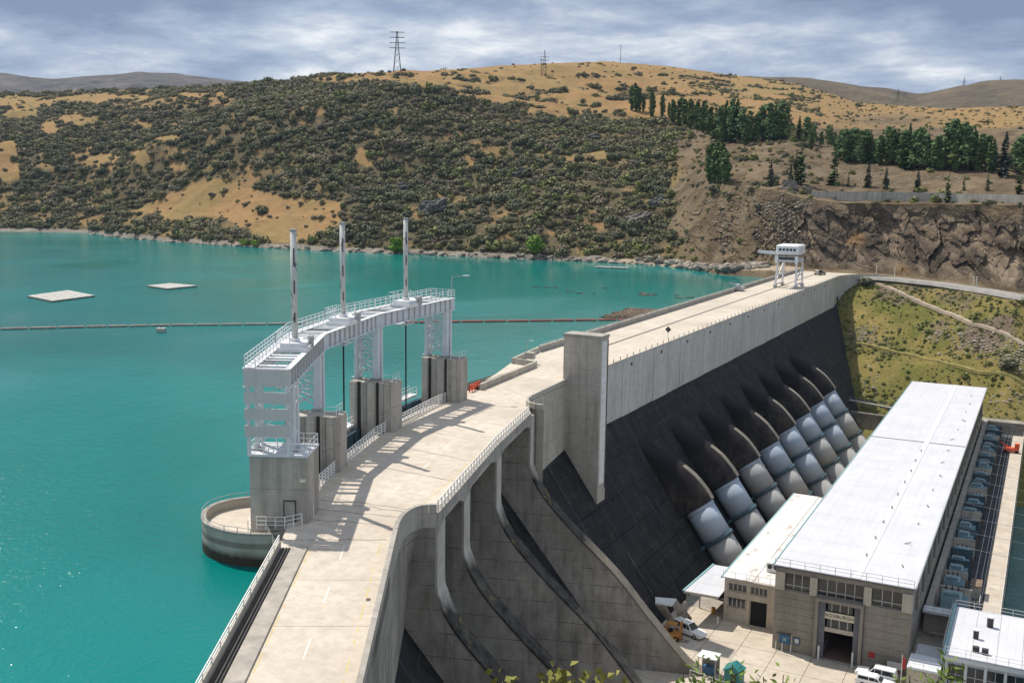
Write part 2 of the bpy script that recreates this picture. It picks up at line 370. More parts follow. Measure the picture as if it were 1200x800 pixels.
# ------------------------------------------------------------------ terrain
def _h(i, j, s=0):
    n = (i.astype(np.int64)*374761393+j.astype(np.int64)*668265263+s*974634521) & 0x7fffffff
    n = ((n ^ (n >> 13))*1274126177) & 0x7fffffff
    return ((n ^ (n >> 16)) & 0xffff)/65535.
def vn(x, y, s=0):
    i = np.floor(x); j = np.floor(y); fx = x-i; fy = y-j; fx = fx*fx*(3-2*fx); fy = fy*fy*(3-2*fy)
    a = _h(i, j, s); b = _h(i+1, j, s); c = _h(i, j+1, s); d = _h(i+1, j+1, s)
    return (a*(1-fx)+b*fx)*(1-fy)+(c*(1-fx)+d*fx)*fy
def fbm(x, y, s=0, o=5):
    t = 0; a = .5
    for q in range(o): t = t+a*vn(x*2**q+q*17.3, y*2**q-q*9.1, s+q); a *= .5
    return t/.97
def ridged(x, y, s=0, o=4):
    t = 0; a = .5
    for q in range(o): t = t+a*(1-np.abs(2*vn(x*2**q+q*7.7, y*2**q+q*3.3, s+q)-1)); a *= .5
    return t/.94

WATER = -3.2
def vz(u, v, z):       # a control point by pixel row at a known height
    P = W(u, v, z); return (math.hypot(P[0], P[1]), z)
def vd(u, v, d):       # a control point by pixel row at a known distance
    P = at_dist(u, v, d); return (d, P[2])
def left_col(u, vs, br, k8, sk):
    s = vz(u, vs, WATER); b = vd(u, br[0], s[0]+br[1]); p = []
    p += [(0, 28.3), (9, 24.6), (86, -52), (s[0]-45, -26), s, (s[0]+5, -1.2)]
    for f, g in ((.34, .30), (.68, .70)): p.append((s[0]+5+(b[0]-s[0]-5)*f, -1.2+(b[1]+1.2)*g))
    p += [b, vd(u, k8[0], s[0]+k8[1]), vd(u, sk[0], s[0]+sk[1])]; return p
def right_col(u, k3, foot, k4, k5, k6, k7, k8, sk):
    p = [(0, 28.3), (9, 24.6), (86, -52), foot, k3, (k3[0]+k4[0], k3[1]+k4[1]), vd(u, *k5), vd(u, *k6), vd(u, *k7), vd(u, *k8), vd(u, *sk)]; return p
COLS = [(-400, left_col(-400, 272, (170, 170), (135, 300), (118, 480))),
 (0, left_col(0, 271, (165, 170), (130, 300), (112, 480))), (100, left_col(100, 273, (170, 170), (130, 320), (108, 500))),
 (200, left_col(200, 283.5, (150, 200), (120, 330), (105, 480))), (300, left_col(300, 290, (125, 200), (108, 300), (99, 450))),
 (400, left_col(400, 295, (112, 205), (100, 330), (88, 560))), (500, left_col(500, 298.5, (108, 205), (98, 330), (83, 600))),
 (600, left_col(600, 303, (118, 210), (98, 330), (76, 650))), (700, left_col(700, 307, (140, 190), (105, 330), (72, 700))),
 (780, left_col(780, 311.5, (165, 170), (115, 330), (78, 700)))]
for u, k3, foot, k4, k5, k6, k7, k8, sk in [
 (850, vz(850, 316, -1.5), (370, -26), (16, 1.0), (217, 470), (214, 480), (170, 545), (125, 750), (88, 1150)),
 (920, vz(920, 316.5, -.3), (360, -30), (12, .6), (226, 436), (221, 447), (170, 530), (125, 750), (97, 1100)),
 (960, vz(960, 319, -.3), (325, -37), (10, .8), (236, 28), (233, 38), (185, 112), (135, 320), (108, 650)),
 (1000, vz(1000, 321.5, -.4), (318, -37), (12, .8), (238, 28), (234.5, 38), (190, 112), (145, 290), (121, 600)),
 (1100, vz(1100, 332.5, -1.3), (309, -38), (12, .8), (239.5, 30), (236, 40), (190, 114), (150, 270), (127, 570)),
 (1200, vz(1200, 349, -2.7), (304, -38), (12, .8), (241, 30), (238, 40), (195, 114), (150, 260), (125, 560)),
 (1600, vz(1600, 362, -4), (304, -38), (12, .8), (246, 30), (243, 40), (200, 112), (158, 250), (135, 550))]:
    if u >= 960: k5, k6, k7, k8, sk = ((q_[0], k3[0]+q_[1]) for q_ in (k5, k6, k7, k8, sk))
    COLS.append((u, right_col(u, k3, foot, k4, k5, k6, k7, k8, sk)))
def u_az(u):
    d = ray(u, 208.3+.0142*u); return math.atan2(d[0], d[1])
AZ = np.array([u_az(u) for u, _ in COLS]); CD = np.array([[q[0] for q in p]+[p[-1][0]+260, 2600] for _, p in COLS])
CZ = np.array([[q[1] for q in p]+[p[-1][1]-45, -60] for _, p in COLS])
def ctrl(az, tab):
    i = np.clip(np.searchsorted(AZ, az)-1, 0, len(AZ)-2); f = np.clip((az-AZ[i])/(AZ[i+1]-AZ[i]), 0, 1)
    return tab[i]*(1-f[:, None])+tab[i+1]*f[:, None]
def ground(x, y, noise=True):
    x = np.atleast_1d(np.asarray(x, float)); y = np.atleast_1d(np.asarray(y, float)); sh = x.shape; x = x.ravel(); y = y.ravel()
    az = np.arctan2(x, y); d = np.hypot(x, y); cd_ = ctrl(az, CD); cz_ = ctrl(az, CZ); K = cd_.shape[1]
    k = np.clip((d[:, None] >= cd_).sum(1)-1, 0, K-2); r = np.arange(len(d))
    f = np.clip((d-cd_[r, k])/np.maximum(cd_[r, k+1]-cd_[r, k], 1e-6), 0, 1)
    z = cz_[r, k]*(1-f)+cz_[r, k+1]*f
    if noise:
        hill = np.clip((d-cd_[r, 5])/60., 0, 1); left = np.clip((u_az(840)-az)/.05, 0, 1)
        g = (ridged(x/150+3, y/150+8, 5)-.55)*26*left+(fbm(x/45, y/45, 9)-.5)*7
        top = np.clip((cd_[r, 10]-d)/250., .15, 1)
        z = z+hill*g*np.where(left > 0, top, .4*top)
        z = z+(fbm(x/9, y/9, 21)-.5)*1.6*np.clip((d-100)/100, 0, 1)*np.where((k >= 4) & (k < 5) & (left < 1), .15, 1)
        grass = (k == 3) & (az > u_az(955)); z = z+np.where(grass, (fbm(x/16, y/16, 33)-.5)*3.2*np.sin(np.pi*np.clip(f, 0, 1)), 0)
    return z.reshape(sh), k.reshape(sh), f.reshape(sh)
def gz(x, y): return float(ground([x], [y])[0][0])
def pick(u, v, dmin=100, dmax=1900):       # where the line of sight through a pixel meets the ground
    d = ray(u, v); d = d/math.hypot(d[0], d[1]); t = np.arange(dmin, dmax, 1.2)
    P = CAMP[None]+t[:, None]*d[None]; z = ground(P[:, 0], P[:, 1])[0]; w = np.nonzero(z >= P[:, 2])[0]
    if len(w) == 0: return None
    return np.array([P[w[0], 0], P[w[0], 1], z[w[0]]])
def inpoly(u, v, poly):
    r = np.zeros(u.shape, bool); n = len(poly)
    for i in range(n):
        x0, y0 = poly[i]; x1, y1 = poly[(i+1) % n]
        c = ((y0 > v) != (y1 > v)) & (u < (x1-x0)*(v-y0)/((y1-y0) or 1e-9)+x0); r ^= c
    return r
GOLD = [[(150, 250), (185, 236), (230, 212), (270, 209), (300, 222), (335, 232), (400, 236), (398, 262), (372, 280), (340, 287), (300, 282), (275, 262), (240, 252), (205, 258)],
        [(600, 128), (655, 138), (720, 145), (770, 140), (800, 150), (840, 152), (900, 150), (960, 145), (1000, 135), (1010, 60), (330, 60), (320, 100), (360, 97), (410, 99), (470, 97), (520, 106), (560, 116)]]
SPOTS = [(55, 150, 14, 9), (168, 146, 14, 6), (122, 187, 22, 8), (166, 186, 8, 11), (8, 178, 16, 12), (8, 200, 22, 10), (197, 163, 13, 5), (90, 141, 24, 6), (120, 116, 60, 5), (30, 120, 40, 7), (235, 112, 30, 4), (205, 195, 10, 8), (30, 132, 22, 6), (705, 183, 14, 6), (550, 190, 10, 8), (430, 185, 7, 12), (675, 185, 20, 4)]
def cover_of(u, v, x, y):
    """share of scrub cover 0..1 for a spot of the far hillside, by where it stands in the photograph"""
    w1 = (fbm(x/28, y/28, 51)-.5)*26; w2 = (fbm(x/28+9, y/28+4, 61)-.5)*18
    uu = u+w1; vv = v+w2*.6; den = np.full(u.shape, .96)
    den = np.where((uu < 270) & (vv < 126), .42, den); den = np.where((uu < 330) & (vv > 126) & (vv < 215), .80, den); den = den*np.where((den > .6) & (fbm(x/11, y/11, 87) < np.where(u < 340, .385, .335)), .5, 1)
    den = np.where(inpoly(uu, vv, GOLD[0]), .10, den)
    top = inpoly(u+w1*.5, v+w2*.35, GOLD[1]); clump = fbm(x/22, y/22, 71)
    den = np.where(top, np.where((clump > .58) & (v > 88), .55, .02), den)
    for a, b, c, d in SPOTS: den = np.where(((uu-a)/c)**2+((vv-b)/d)**2 < 1, .04, den)
    rt = (u > 790+(fbm(x/40, y/40, 81)-.5)*60) & (v > 148)
    den = np.where(rt, np.where(v < 215, .45, .50), den)
    den = np.where((u > 960) & (v < 225), .10, den)
    return den
A0, A1, AC = -1.30, .42, u_az(800)
azs = np.concatenate([np.linspace(A0, u_az(-60), 30)[:-1], np.linspace(u_az(-60), AC, 330)[:-1], np.linspace(AC, u_az(1260), 330)[:-1], np.linspace(u_az(1260), A1, 24)])
SEG = [3, 6, 4, 75, 9, 84, 50, 60, 60, 80, 14, 6]
ca_, cz_a = ctrl(azs, CD), ctrl(azs, CZ); rows = []
for k_, n_s in enumerate(SEG):
    for f_ in np.linspace(0, 1, n_s, endpoint=False): rows.append(ca_[:, k_]*(1-f_)+ca_[:, k_+1]*f_)
rows.append(ca_[:, -1]); GD = np.stack(rows, 1); GA = np.repeat(azs[:, None], GD.shape[1], 1); GX = np.sin(GA)*GD; GY = np.cos(GA)*GD
GZ, GK, GF = ground(GX, GY)
def cells(x, y, s=0):
    """distance to the nearest of scattered points: blocky rock"""
    i0 = np.floor(x); j0 = np.floor(y); best = np.full(x.shape, 9.); val = np.zeros(x.shape)
    for di in (-1, 0, 1):
        for dj in (-1, 0, 1):
            i = i0+di; j = j0+dj; px_ = i+_h(i, j, s); py_ = j+_h(i, j, s+7); d_ = (px_-x)**2+(py_-y)**2; t = d_ < best; best = np.where(t, d_, best); val = np.where(t, _h(i, j, s+13), val)
    return np.sqrt(best), val
# the rock cut behind the road: push the face in and out in blocks and ledges
wig = np.sin(np.pi*np.clip(GF, 0, 1)); cw = np.clip((GA-u_az(900)+(fbm(GZ/6, GA*60, 188)-.5)*.04)/(u_az(940)-u_az(900)), 0, 1); cl = (GK == 5)*cw*np.clip(wig*1.5, 0, 1); cl2 = (GK == 5)*(GA > u_az(790))*(1-cw)*np.clip(wig*2, 0, 1)
arc = GA*410; wx = arc+(fbm(arc/9, GZ/9, 191)-.5)*5+GZ*.25; wz = GZ+(fbm(arc/9+5, GZ/9, 193)-.5)*5+arc*.22
c1, v1 = cells(wx/7, wz/12, 201); c2, v2 = cells(wx/3.2, wz/4.4, 203); c3, v3 = cells(wx/1.7, wz/1.5, 205)
q = (ridged(arc/42, GZ/60, 91)-.5)*8+(v1-.5)*4.0-c1*1.0+(v2-.5)*3.4-c2*.6+(v3-.5)*1.5+1.0
q2 = (v1-.5)*1.6+(v2-.5)*1.8+(v3-.5)*1.1
GX = GX+np.sin(GA)*(q*cl+q2*cl2); GY = GY+np.cos(GA)*(q*cl+q2*cl2); GZ = GZ+cl*((v2-.5)*1.6+(v3-.5)*.7)
nu, nv_ = GX.shape
me = bpy.data.meshes.new('hillside'); me.vertices.add(nu*nv_); me.vertices.foreach_set('co', np.stack([GX, GY, GZ], -1).astype(np.float32).ravel())
idx = np.arange(nu*nv_).reshape(nu, nv_); fq = np.stack([idx[:-1, :-1], idx[:-1, 1:], idx[1:, 1:], idx[1:, :-1]], -1).reshape(-1, 4)
fq = fq[:, ::-1]
me.loops.add(fq.size); me.loops.foreach_set('vertex_index', fq.ravel().astype(np.int32))
me.polygons.add(len(fq)); me.polygons.foreach_set('loop_start', np.arange(0, fq.size, 4, dtype=np.int32)); me.polygons.foreach_set('loop_total', np.full(len(fq), 4, np.int32))
fk_ = (GK[:-1, :-1] == 5) & (GA[:-1, :-1] > u_az(800)); me.polygons.foreach_set('use_smooth', ~fk_.ravel()); me.update()
pu, pv, pd = project(np.stack([GX, GY, GZ], -1))
den = cover_of(pu, pv, GX, GY)
def lerp(a, b, t): return a*(1-t[..., None])+b*t[..., None]
gold = lerp(np.array([.335, .205, .09])[None, None], np.array([.27, .20, .08])[None, None], np.clip((fbm(GX/30, GY/30, 41)-.3)*2, 0, 1)); soil = np.array([.115, .096, .053])
col = lerp(gold, np.broadcast_to(soil, gold.shape), np.clip((den-.1)/.7*.92+(fbm(GX/5, GY/5, 58)-.55)*1.1, 0, 1))
nb = fbm(GX/18, GY/18, 43); brown = lerp(np.array([.105, .076, .046])[None, None], np.array([.21, .16, .10])[None, None], np.clip((fbm(GX/6, GY/6, 44)-.3)*2.2, 0, 1))
rt = np.clip((pu-785-(nb-.5)*80)/12, 0, 1)*np.clip((pv-146-(nb-.5)*10)/6, 0, 1); rt = np.maximum(rt, np.clip((pu-880)/30, 0, 1)*np.clip((pv-158-(nb-.5)*16)/8, 0, 1))
rt = np.maximum(rt, np.exp(-(((pu-1040)/60)**2+((pv-142)/9)**2)*1.2)); col = lerp(col, brown, np.clip(rt, 0, 1))
ck = np.clip(cl*2, 0, 1)*np.clip(1-(fbm(arc/6, GZ/3, 49)-.56)*6*np.clip((GF-.45)*3, 0, 1), 0, 1); rk = lerp(np.array([.078, .061, .046])[None, None], np.array([.31, .24, .17])[None, None], np.clip((fbm(wx/7, wz/5, 45)-.34)*1.5+(v2-.5)*.6+(v3-.5)*.45, 0, 1)); rk = lerp(rk, np.broadcast_to(np.array([.26, .15, .06]), rk.shape), np.clip((fbm(arc/8, GZ/10, 46)-.66)*6, 0, .7)); col = lerp(col, rk, ck)
gs = ((GK == 3) | ((GK == 2) & (GF > .5))) & (GA > u_az(940)); gm = fbm(GX/14, GY/14, 47); gm2 = fbm(GX/7, GY/7, 48)
gc = lerp(np.array([.145, .145, .036])[None, None], np.array([.26, .205, .07])[None, None], np.clip((gm2-.3)*2.2, 0, 1))
gc = lerp(gc, np.broadcast_to(np.array([.165, .13, .095]), gc.shape), np.clip((gm-.50)*7, 0, 1)*np.clip((GF-.35)*5, 0, 1))
col = np.where(gs[..., None], gc, col)
sh_ = (GK == 4) & (GA < u_az(935)); col = np.where(sh_[..., None], lerp(np.array([.17, .15, .125])[None, None], np.array([.36, .32, .27])[None, None], gm2), col)
bench = (GK == 4) & (GA > u_az(720)) & (GA < u_az(945)); col = np.where(bench[..., None], np.array([.42, .34, .25]), col)
ca = me.color_attributes.new('cover', 'FLOAT_COLOR', 'POINT'); ca.data.foreach_set('color', np.concatenate([col, np.ones(col.shape[:2]+(1,))], -1).astype(np.float32).ravel())
me.materials.append(M['ground']); hill = link('hillside', me); prop(hill, kind='structure')

# far ranges
def far_range(name, sky_pts, d0, d1, seed, c1, c2):
    us = np.linspace(sky_pts[0][0], sky_pts[-1][0], 150); vs = np.interp(us, [p[0] for p in sky_pts], [p[1] for p in sky_pts])
    t = np.linspace(0, 1.5, 60); X = np.zeros((150, 60)); Y = X.copy(); Z = X.copy()
    for i, (u, v) in enumerate(zip(us, vs)):
        P = at_dist(u, v, d1); a = math.atan2(P[0], P[1]); dd = d0+(d1-d0)*t; X[i] = np.sin(a)*dd; Y[i] = np.cos(a)*dd
        Z[i] = np.where(t < 1, -40+(P[2]+40)*np.sin(np.pi/2*np.clip(t, 0, 1))**1.1, P[2]-(t-1)*200)
    Z += (ridged(X/700, Y/700, seed)-.6)*90*np.clip(t, 0, 1)[None]*np.clip(1-np.abs(t-.55)/.45, 0, 1)[None]+(fbm(X/120, Y/120, seed+3)-.5)*12
    mb = MB(); k = 60; mb.v = [tuple(p) for p in np.stack([X, Y, Z], -1).reshape(-1, 3)]
    mb.f = [(i*k+j, (i+1)*k+j, (i+1)*k+j+1, i*k+j+1) for i in range(149) for j in range(59)]
    q = NT(name+'_ground'); f = q.noise(.011, 8, .7); c = q.mix(q.step(f, .35, .65), c1, c2); c = q.mix(q.step(q.noise(.02, 6, .7), .5, .68, 0, .7), c, (.07, .065, .05))
    q.bump(q.noise(.012, 8, .7), 1.0, 30); q.done(c, .95, 0, .1)
    o = mb.build(name, q.m, None, True); prop(o, kind='structure')
far_range('far_mountain_range', [(-300, 96), (-80, 93), (0, 89), (30, 92), (60, 94), (110, 91), (165, 86.5), (175, 88), (205, 88), (240, 93), (285, 98), (330, 104), (420, 112), (520, 120)], 2600, 4300, 3, (.055, .055, .06), (.20, .17, .14))  # dark bluish ground colour paints in cloud shadow and haze
far_range('far_rolling_hills', [(760, 105), (840, 94), (880, 93), (905, 94), (950, 96.5), (1000, 104), (1040, 111), (1075, 117), (1095, 114), (1120, 108), (1160, 101), (1185, 98), (1230, 97), (1320, 95), (1500, 92)], 1500, 2500, 7, (.12, .095, .065), (.20, .155, .095))

# ------------------------------------------------------------------ water
US_EDGE = [(-30.9, 22.4), (-55.2, 66.2), (-63, 73), (-70.5, 88.5), (-76, 106), (-78.2, 128), (-77.5, 146), (-80.6, 160), (-81.9, 170), (-81.9, 392)]
mb = MB(); mb.add([(-1400, 20, WATER), (-1400, 900, WATER), (-60, 900, WATER), (-60, 392, WATER)]+[(x, y, WATER) for x, y in reversed(US_EDGE)], [tuple(range(4+len(US_EDGE)))])
lk = mb.build('lake_water', M['lake']); prop(lk, kind='structure')
bm = bmesh.new(); bm.from_mesh(lk.data); bmesh.ops.triangulate(bm, faces=bm.faces); bmesh.ops.recalc_face_normals(bm, faces=bm.faces)
for f_ in bm.faces:
    if f_.normal.z < 0: f_.normal_flip()
bm.to_mesh(lk.data); bm.free()
tw = MB().quad((-2.3, 60, -41), (260, 60, -41), (260, 330, -41), (-2.3, 330, -41)).build('tailrace_water', M['tail']); prop(tw, kind='structure')

# ------------------------------------------------------------------ the dam
dam = empty('concrete_dam', (-72, 147, 0), 'long curved concrete gravity dam with spillway and pale crest road', 'dam')
T0 = Vector((-.485, .875, 0)).normalized(); N0 = Vector((T0.y, -T0.x, 0))
S1 = Vector((-.262, .965, 0)).normalized(); N1 = Vector((S1.y, -S1.x, 0))
R0 = Vector((-46.7, 70.9, 0))
def bez(a, c, b, n=9):
    return [tuple((1-t)**2*np.array(a)+2*t*(1-t)*np.array(c)+t*t*np.array(b)) for t in np.linspace(0, 1, n)]
CORNER = bez((-47.7, 72.7), (-51.2, 79.0), (-48.3, 80.1))
# deck: slabs with open joints, left edge / right edge pairs in plan
pairs = []
for t in (-52, -43, -34, -25, -16, -7.5, 1.6):
    P = R0+T0*t; pairs.append(((P-N0*9.75).to_2d(), P.to_2d()))
pairs += [((-59.2, 72.6), CORNER[2]), ((-60.3, 75.6), CORNER[4]), ((-61.6, 78.2), CORNER[6]), ((-62.2, 79.2), (-48.3, 80.1)), ((-66.4, 91.3), (-51.1, 90)),
          ((-69.2, 100), (-53.3, 97.7)), ((-71.0, 108.6), (-55.5, 105.4)), ((-72.8, 119), (-57.6, 114.2)), ((-74.2, 130.3), (-59.8, 123.2)), ((-75.0, 135.3), (-61.8, 126.6)), ((-76.3, 141), (-62.9, 131)), ((-77.6, 147), (-64.1, 144.4)), ((-81.2, 161.2), (-64.5, 161.2))]
y = 177.2
while y < 372: pairs.append(((-81.8, y), (-64.5, y))); y += 16.
pairs += [((-81.8, 377), (-64.3, 377)), ((-81.8, 383), (-62.6, 383)), ((-81.8, 388), (-59.6, 387)), ((-81.8, 393), (-53.5, 390.5))]
base = MB()
for (a, b), (c, d) in zip(pairs[:-1], pairs[1:]):
    a, b, c, d = (Vector((p[0], p[1])) for p in (a, b, c, d)); g = .025
    e1 = (c-a).normalized()*g; e2 = (d-b).normalized()*g
    base.prism([a, b, d, c], -1.3, -.06)
    MB().prism([a+e1, b+e2, d-e2, c-e1], -.055, 0).build('deck_slab', M['road'], dam)
base.build('deck_structure', M['pale'], dam)

# left abutment: downstream wall, black apron, parapet following the corner into the training wall
edge = [(R0+T0*t).to_2d() for t in (-52, -40, -28, -16, -6)]+[Vector(p) for p in CORNER]
mb = MB()
low_ = [(R0+T0*t).to_2d() for t in (-52, -40, -28, -16, -6)]; KC = Vector((-51.25, 79.15))
low_ += [Vector(CORNER[0]).lerp(KC, i/6) for i in range(7)]+[KC.lerp(Vector(CORNER[-1]), .5), Vector(CORNER[-1])]
for (a, b), (c, d) in zip(zip(edge[:-1], edge[1:]), zip(low_[:-1], low_[1:])):
    a2, b2 = a.lerp(c, .55), b.lerp(d, .55); mb.quad((a.x, a.y, .02), (b.x, b.y, .02), (b2.x, b2.y, -4), (a2.x, a2.y, -4)); mb.quad((a2.x, a2.y, -4), (b2.x, b2.y, -4), (d.x, d.y, -10.5), (c.x, c.y, -10.5)); mb.quad((c.x, c.y, -10.5), (d.x, d.y, -10.5), (d.x, d.y, -22), (c.x, c.y, -22))
mb.build('abutment_wall', M['spill'], dam, True)
mb = MB(); a = R0-T0*52; b = R0+T0*14
for z0, z1 in ((-11.2, -40),):
    dn = N0*(.74*(z0-z1)); mb.quad((a.x, a.y, z0), (b.x, b.y, z0), (b.x+dn.x, b.y+dn.y, z1), (a.x+dn.x, a.y+dn.y, z1))
mb.build('abutment_apron', M['face'], dam)
def parapet(name, pts, h, w, mat, z0=0., side=-1, lab=None):
    for a, b in zip(pts[:-1], pts[1:]):
        A = Vector((a[0], a[1])); B = Vector((b[0], b[1])); d = (B-A).normalized(); n = Vector((d.y, -d.x))*side*w
        e = d*.01
        MB().prism([A+e, B-e, B-e+n, A+e+n], z0, z0+h).build(name, mat, dam, label=lab)
parapet('parapet', [tuple(p) for p in edge], .75, .32, M['pale'])
# coping along it
parapet('parapet_coping', [(p.x, p.y) for p in edge], .12, .40, M['spilledge'], .755)

# spillway piers and training walls, all of one profile: (out from the deck edge, height)
PROF = [(0, -.7), (0, -6.8), (.3, -8.2), (1.0, -9.9), (2.8, -12.4), (6.5, -16.3), (12, -21.6), (16.4, -26.9), (20.5, -31.6), (22.6, -33.6), (25.2, -34.6)]
def fine(prof, n=4):
    p = np.array(prof); t = np.arange(len(p)); tt = np.linspace(0, len(p)-1, (len(p)-1)*n+1); out = []
    for k in tt:        # Catmull-Rom
        i = min(int(k), len(p)-2); f = k-i; a, b, c, d = p[max(i-1, 0)], p[i], p[i+1], p[min(i+2, len(p)-1)]
        out.append(.5*((2*b)+(-a+c)*f+(2*a-5*b+4*c-d)*f*f+(-a+3*b-3*c+d)*f**3))
    return [(max(0, q[0]), q[1]) for q in out]
PF = fine(PROF)
def pier_wall(name, base, th, mats, s=S1, n=N1, back=9.5, prof=PF, zb=-42):
    B = Vector((base[0], base[1], 0))
    poly = [B-n*back+Vector((0, 0, prof[0][1]))]+[B+n*a+Vector((0, 0, z)) for a, z in prof]+[B+n*prof[-1][0]+Vector((0, 0, zb)), B-n*back+Vector((0, 0, zb))]
    m_ = MB().extrude(poly, s*th); o = m_.build(name, mats[0], dam)
    # weathered nosing along the edge, a hand wider than the wall
    e = MB()
    for (a0, z0), (a1, z1) in zip(prof[:-1], prof[1:]):
        d = Vector((a1-a0, z1-z0)).normalized(); nx = Vector((-d.y, d.x))*.06 if False else Vector((-d.y*-1, d.x*-1))*0
        out = Vector((-(z1-z0), a1-a0)).normalized()*.08
        P = [B+n*(a0+out.x)+Vector((0, 0, z0+out.y)), B+n*(a1+out.x)+Vector((0, 0, z1+out.y))]
        e.quad(P[0]-s*.03, P[1]-s*.03, P[1]+s*(th+.03), P[0]+s*(th+.03))
        Q = [B+n*(a0-out.x*2)+Vector((0, 0, z0-out.y*2)), B+n*(a1-out.x*2)+Vector((0, 0, z1-out.y*2))]
        e.quad(P[0]-s*.03, Q[0]-s*.03, Q[1]-s*.03, P[1]-s*.03)
    e.build('wall_nosing', mats[1], o)
    return o
def m_edge2(LOW=-27):
    k = NT('nosing_concrete'); x, y, z = k.xyz(); c = k.mix(k.step(k.noise(.5, 7, .65), .3, .7), (.42, .39, .34), (.54, .51, .46))
    wet = k.step(k.math('ADD', z, k.math('MULTIPLY', k.math('SUBTRACT', k.noise(.25, 5, .7), .5), 6)), -9.8, -7.2)
    dirt = k.mix(k.step(k.noise(.6, 6, .7), .35, .7), (.03, .029, .028), (.12, .11, .098))
    low = k.step(z, LOW-3, LOW); dirt = k.mix(low, k.mix(k.step(k.noise(.7, 5), .3, .7), (.16, .145, .12), (.24, .215, .18)), dirt)
    c = k.mix(wet, dirt, c)
    c = k.mix(k.math('MULTIPLY', k.step(k.noise(.9, 4, .6), .58, .66), k.step(k.math('ABSOLUTE', k.math('ADD', z, 11.)), 0, 2.5, .7, 0)), c, (.30, .27, .07))
    k.bump(k.noise(4, 5), .5, .1); return k.done(c, .97, 0, .05)
M['nosing'] = m_edge2(); M['nosing2'] = m_edge2(-17)
pier_wall('training_wall', (-48.3, 80.1), 2.6, (M['spill'], M['nosing']))
pier_wall('spillway_pier', (-51.1, 90), 2.4, (M['spill'], M['nosing']))
pier_wall('spillway_pier', (-55.5, 105.4), 2.4, (M['spill'], M['nosing']))
pier_wall('training_wall', (-59.8, 123.2), 2.6, (M['spill'], M['nosing2']))
CH = fine([(-10, -4.2), (-5, -5.6), (-1, -9.5), (2.2, -14.5), (7, -20.6), (13, -28), (18.5, -33.4), (22, -35), (25.2, -35.2)])
CH = [(a, z) for a, z in CH]
for b0, b1 in (((-47.6, 82.6), (-51.1, 90)), ((-51.75, 92.3), (-55.5, 105.4)), ((-56.15, 107.7), (-59.8, 123.2))):
    A = V2(b0); B = V2(b1); mb = MB()
    cc = [(-10, -9), (-5, -12), (-1, -17.5), (3, -24), (7, -30), (11, -36), (15, -39.5), (25.2, -40)]
    for (a0, z0), (a1, z1) in zip(cc[:-1], cc[1:]):
        zv = Vector((0, 0, 1)); mb.quad(A+N1*a0+zv*z0, A+N1*a1+zv*z1, B+N1*a1+zv*z1, B+N1*a0+zv*z0)
    mb.build('spillway_chute', M['spill'], dam, True)
# deck fascia over the bays: shallow arched beams
for b0, b1 in (((-48.3, 80.1), (-51.1, 90)), ((-51.1, 90), (-55.5, 105.4)), ((-55.5, 105.4), (-59.8, 123.2))):
    A = V2(b0); B = V2(b1); mb = MB(); n = 14
    for i in range(n):
        p0 = A.lerp(B, i/n); p1 = A.lerp(B, (i+1)/n)
        h = lambda t: -.75-1.25*(2*t-1)**2
        q = N1*.12
        P = [p0+q+Vector((0, 0, .05)), p1+q+Vector((0, 0, .05)), p1+q+Vector((0, 0, h((i+1)/n))), p0+q+Vector((0, 0, h(i/n)))]
        mb.extrude(P, -N1*.7)
    mb.build('arched_beam', M['spilledge'], dam)
# right of the spillway: short curved return, then the pillar, then the long straight wall
ret = [Vector(p) for p in bez((-59.1, 125.8), (-62.4, 125.4), (-63.2, 130.5), 7)]+[Vector((-64.2, 144.4))]
mb = MB()
for a, b in zip(ret[:-1], ret[1:]): mb.quad((a.x, a.y, .02), (b.x, b.y, .02), (b.x, b.y, -12), (a.x, a.y, -12))
mb.build('return_wall', M['pale'], dam, True)
parapet('parapet', [tuple(p) for p in ret], .8, .35, M['pale'])
def face_x(z): return -64.5+.71*(-9.8-z)
# black downstream face in its casting blocks
ys = [120.5, 128.5, 136.5, 144.5]+[153.2+8*i for i in range(30)]; zs = [-9.8, -14.2, -18.6, -23, -27.4, -31.8, -37.5]
rnd = random.Random(5)
nf = MB()
for y0, y1 in zip(ys[:-1], ys[1:]):
    for z0, z1 in zip(zs[:-1], zs[1:]):
        o = rnd.uniform(-.05, .05); g = .03
        nv = Vector((1, 0, .71)).normalized()*o
        P = [Vector((face_x(z0+(-g)), y0+g, z0-g))+nv, Vector((face_x(z0-g), y1-g, z0-g))+nv, Vector((face_x(z1+g), y1-g, z1+g))+nv, Vector((face_x(z1+g), y0+g, z1+g))+nv]
        MB().extrude(P, Vector((-1, 0, -.71)).normalized()*.5).build('face_block', M['face'], dam)
    nf.quad((face_x(-9)-.25, y0, -9.), (face_x(-9)-.25, y1, -9.), (face_x(-38)-.25, y1, -38.), (face_x(-38)-.25, y0, -38.))
nf.build('face_backing', M['face'], dam)
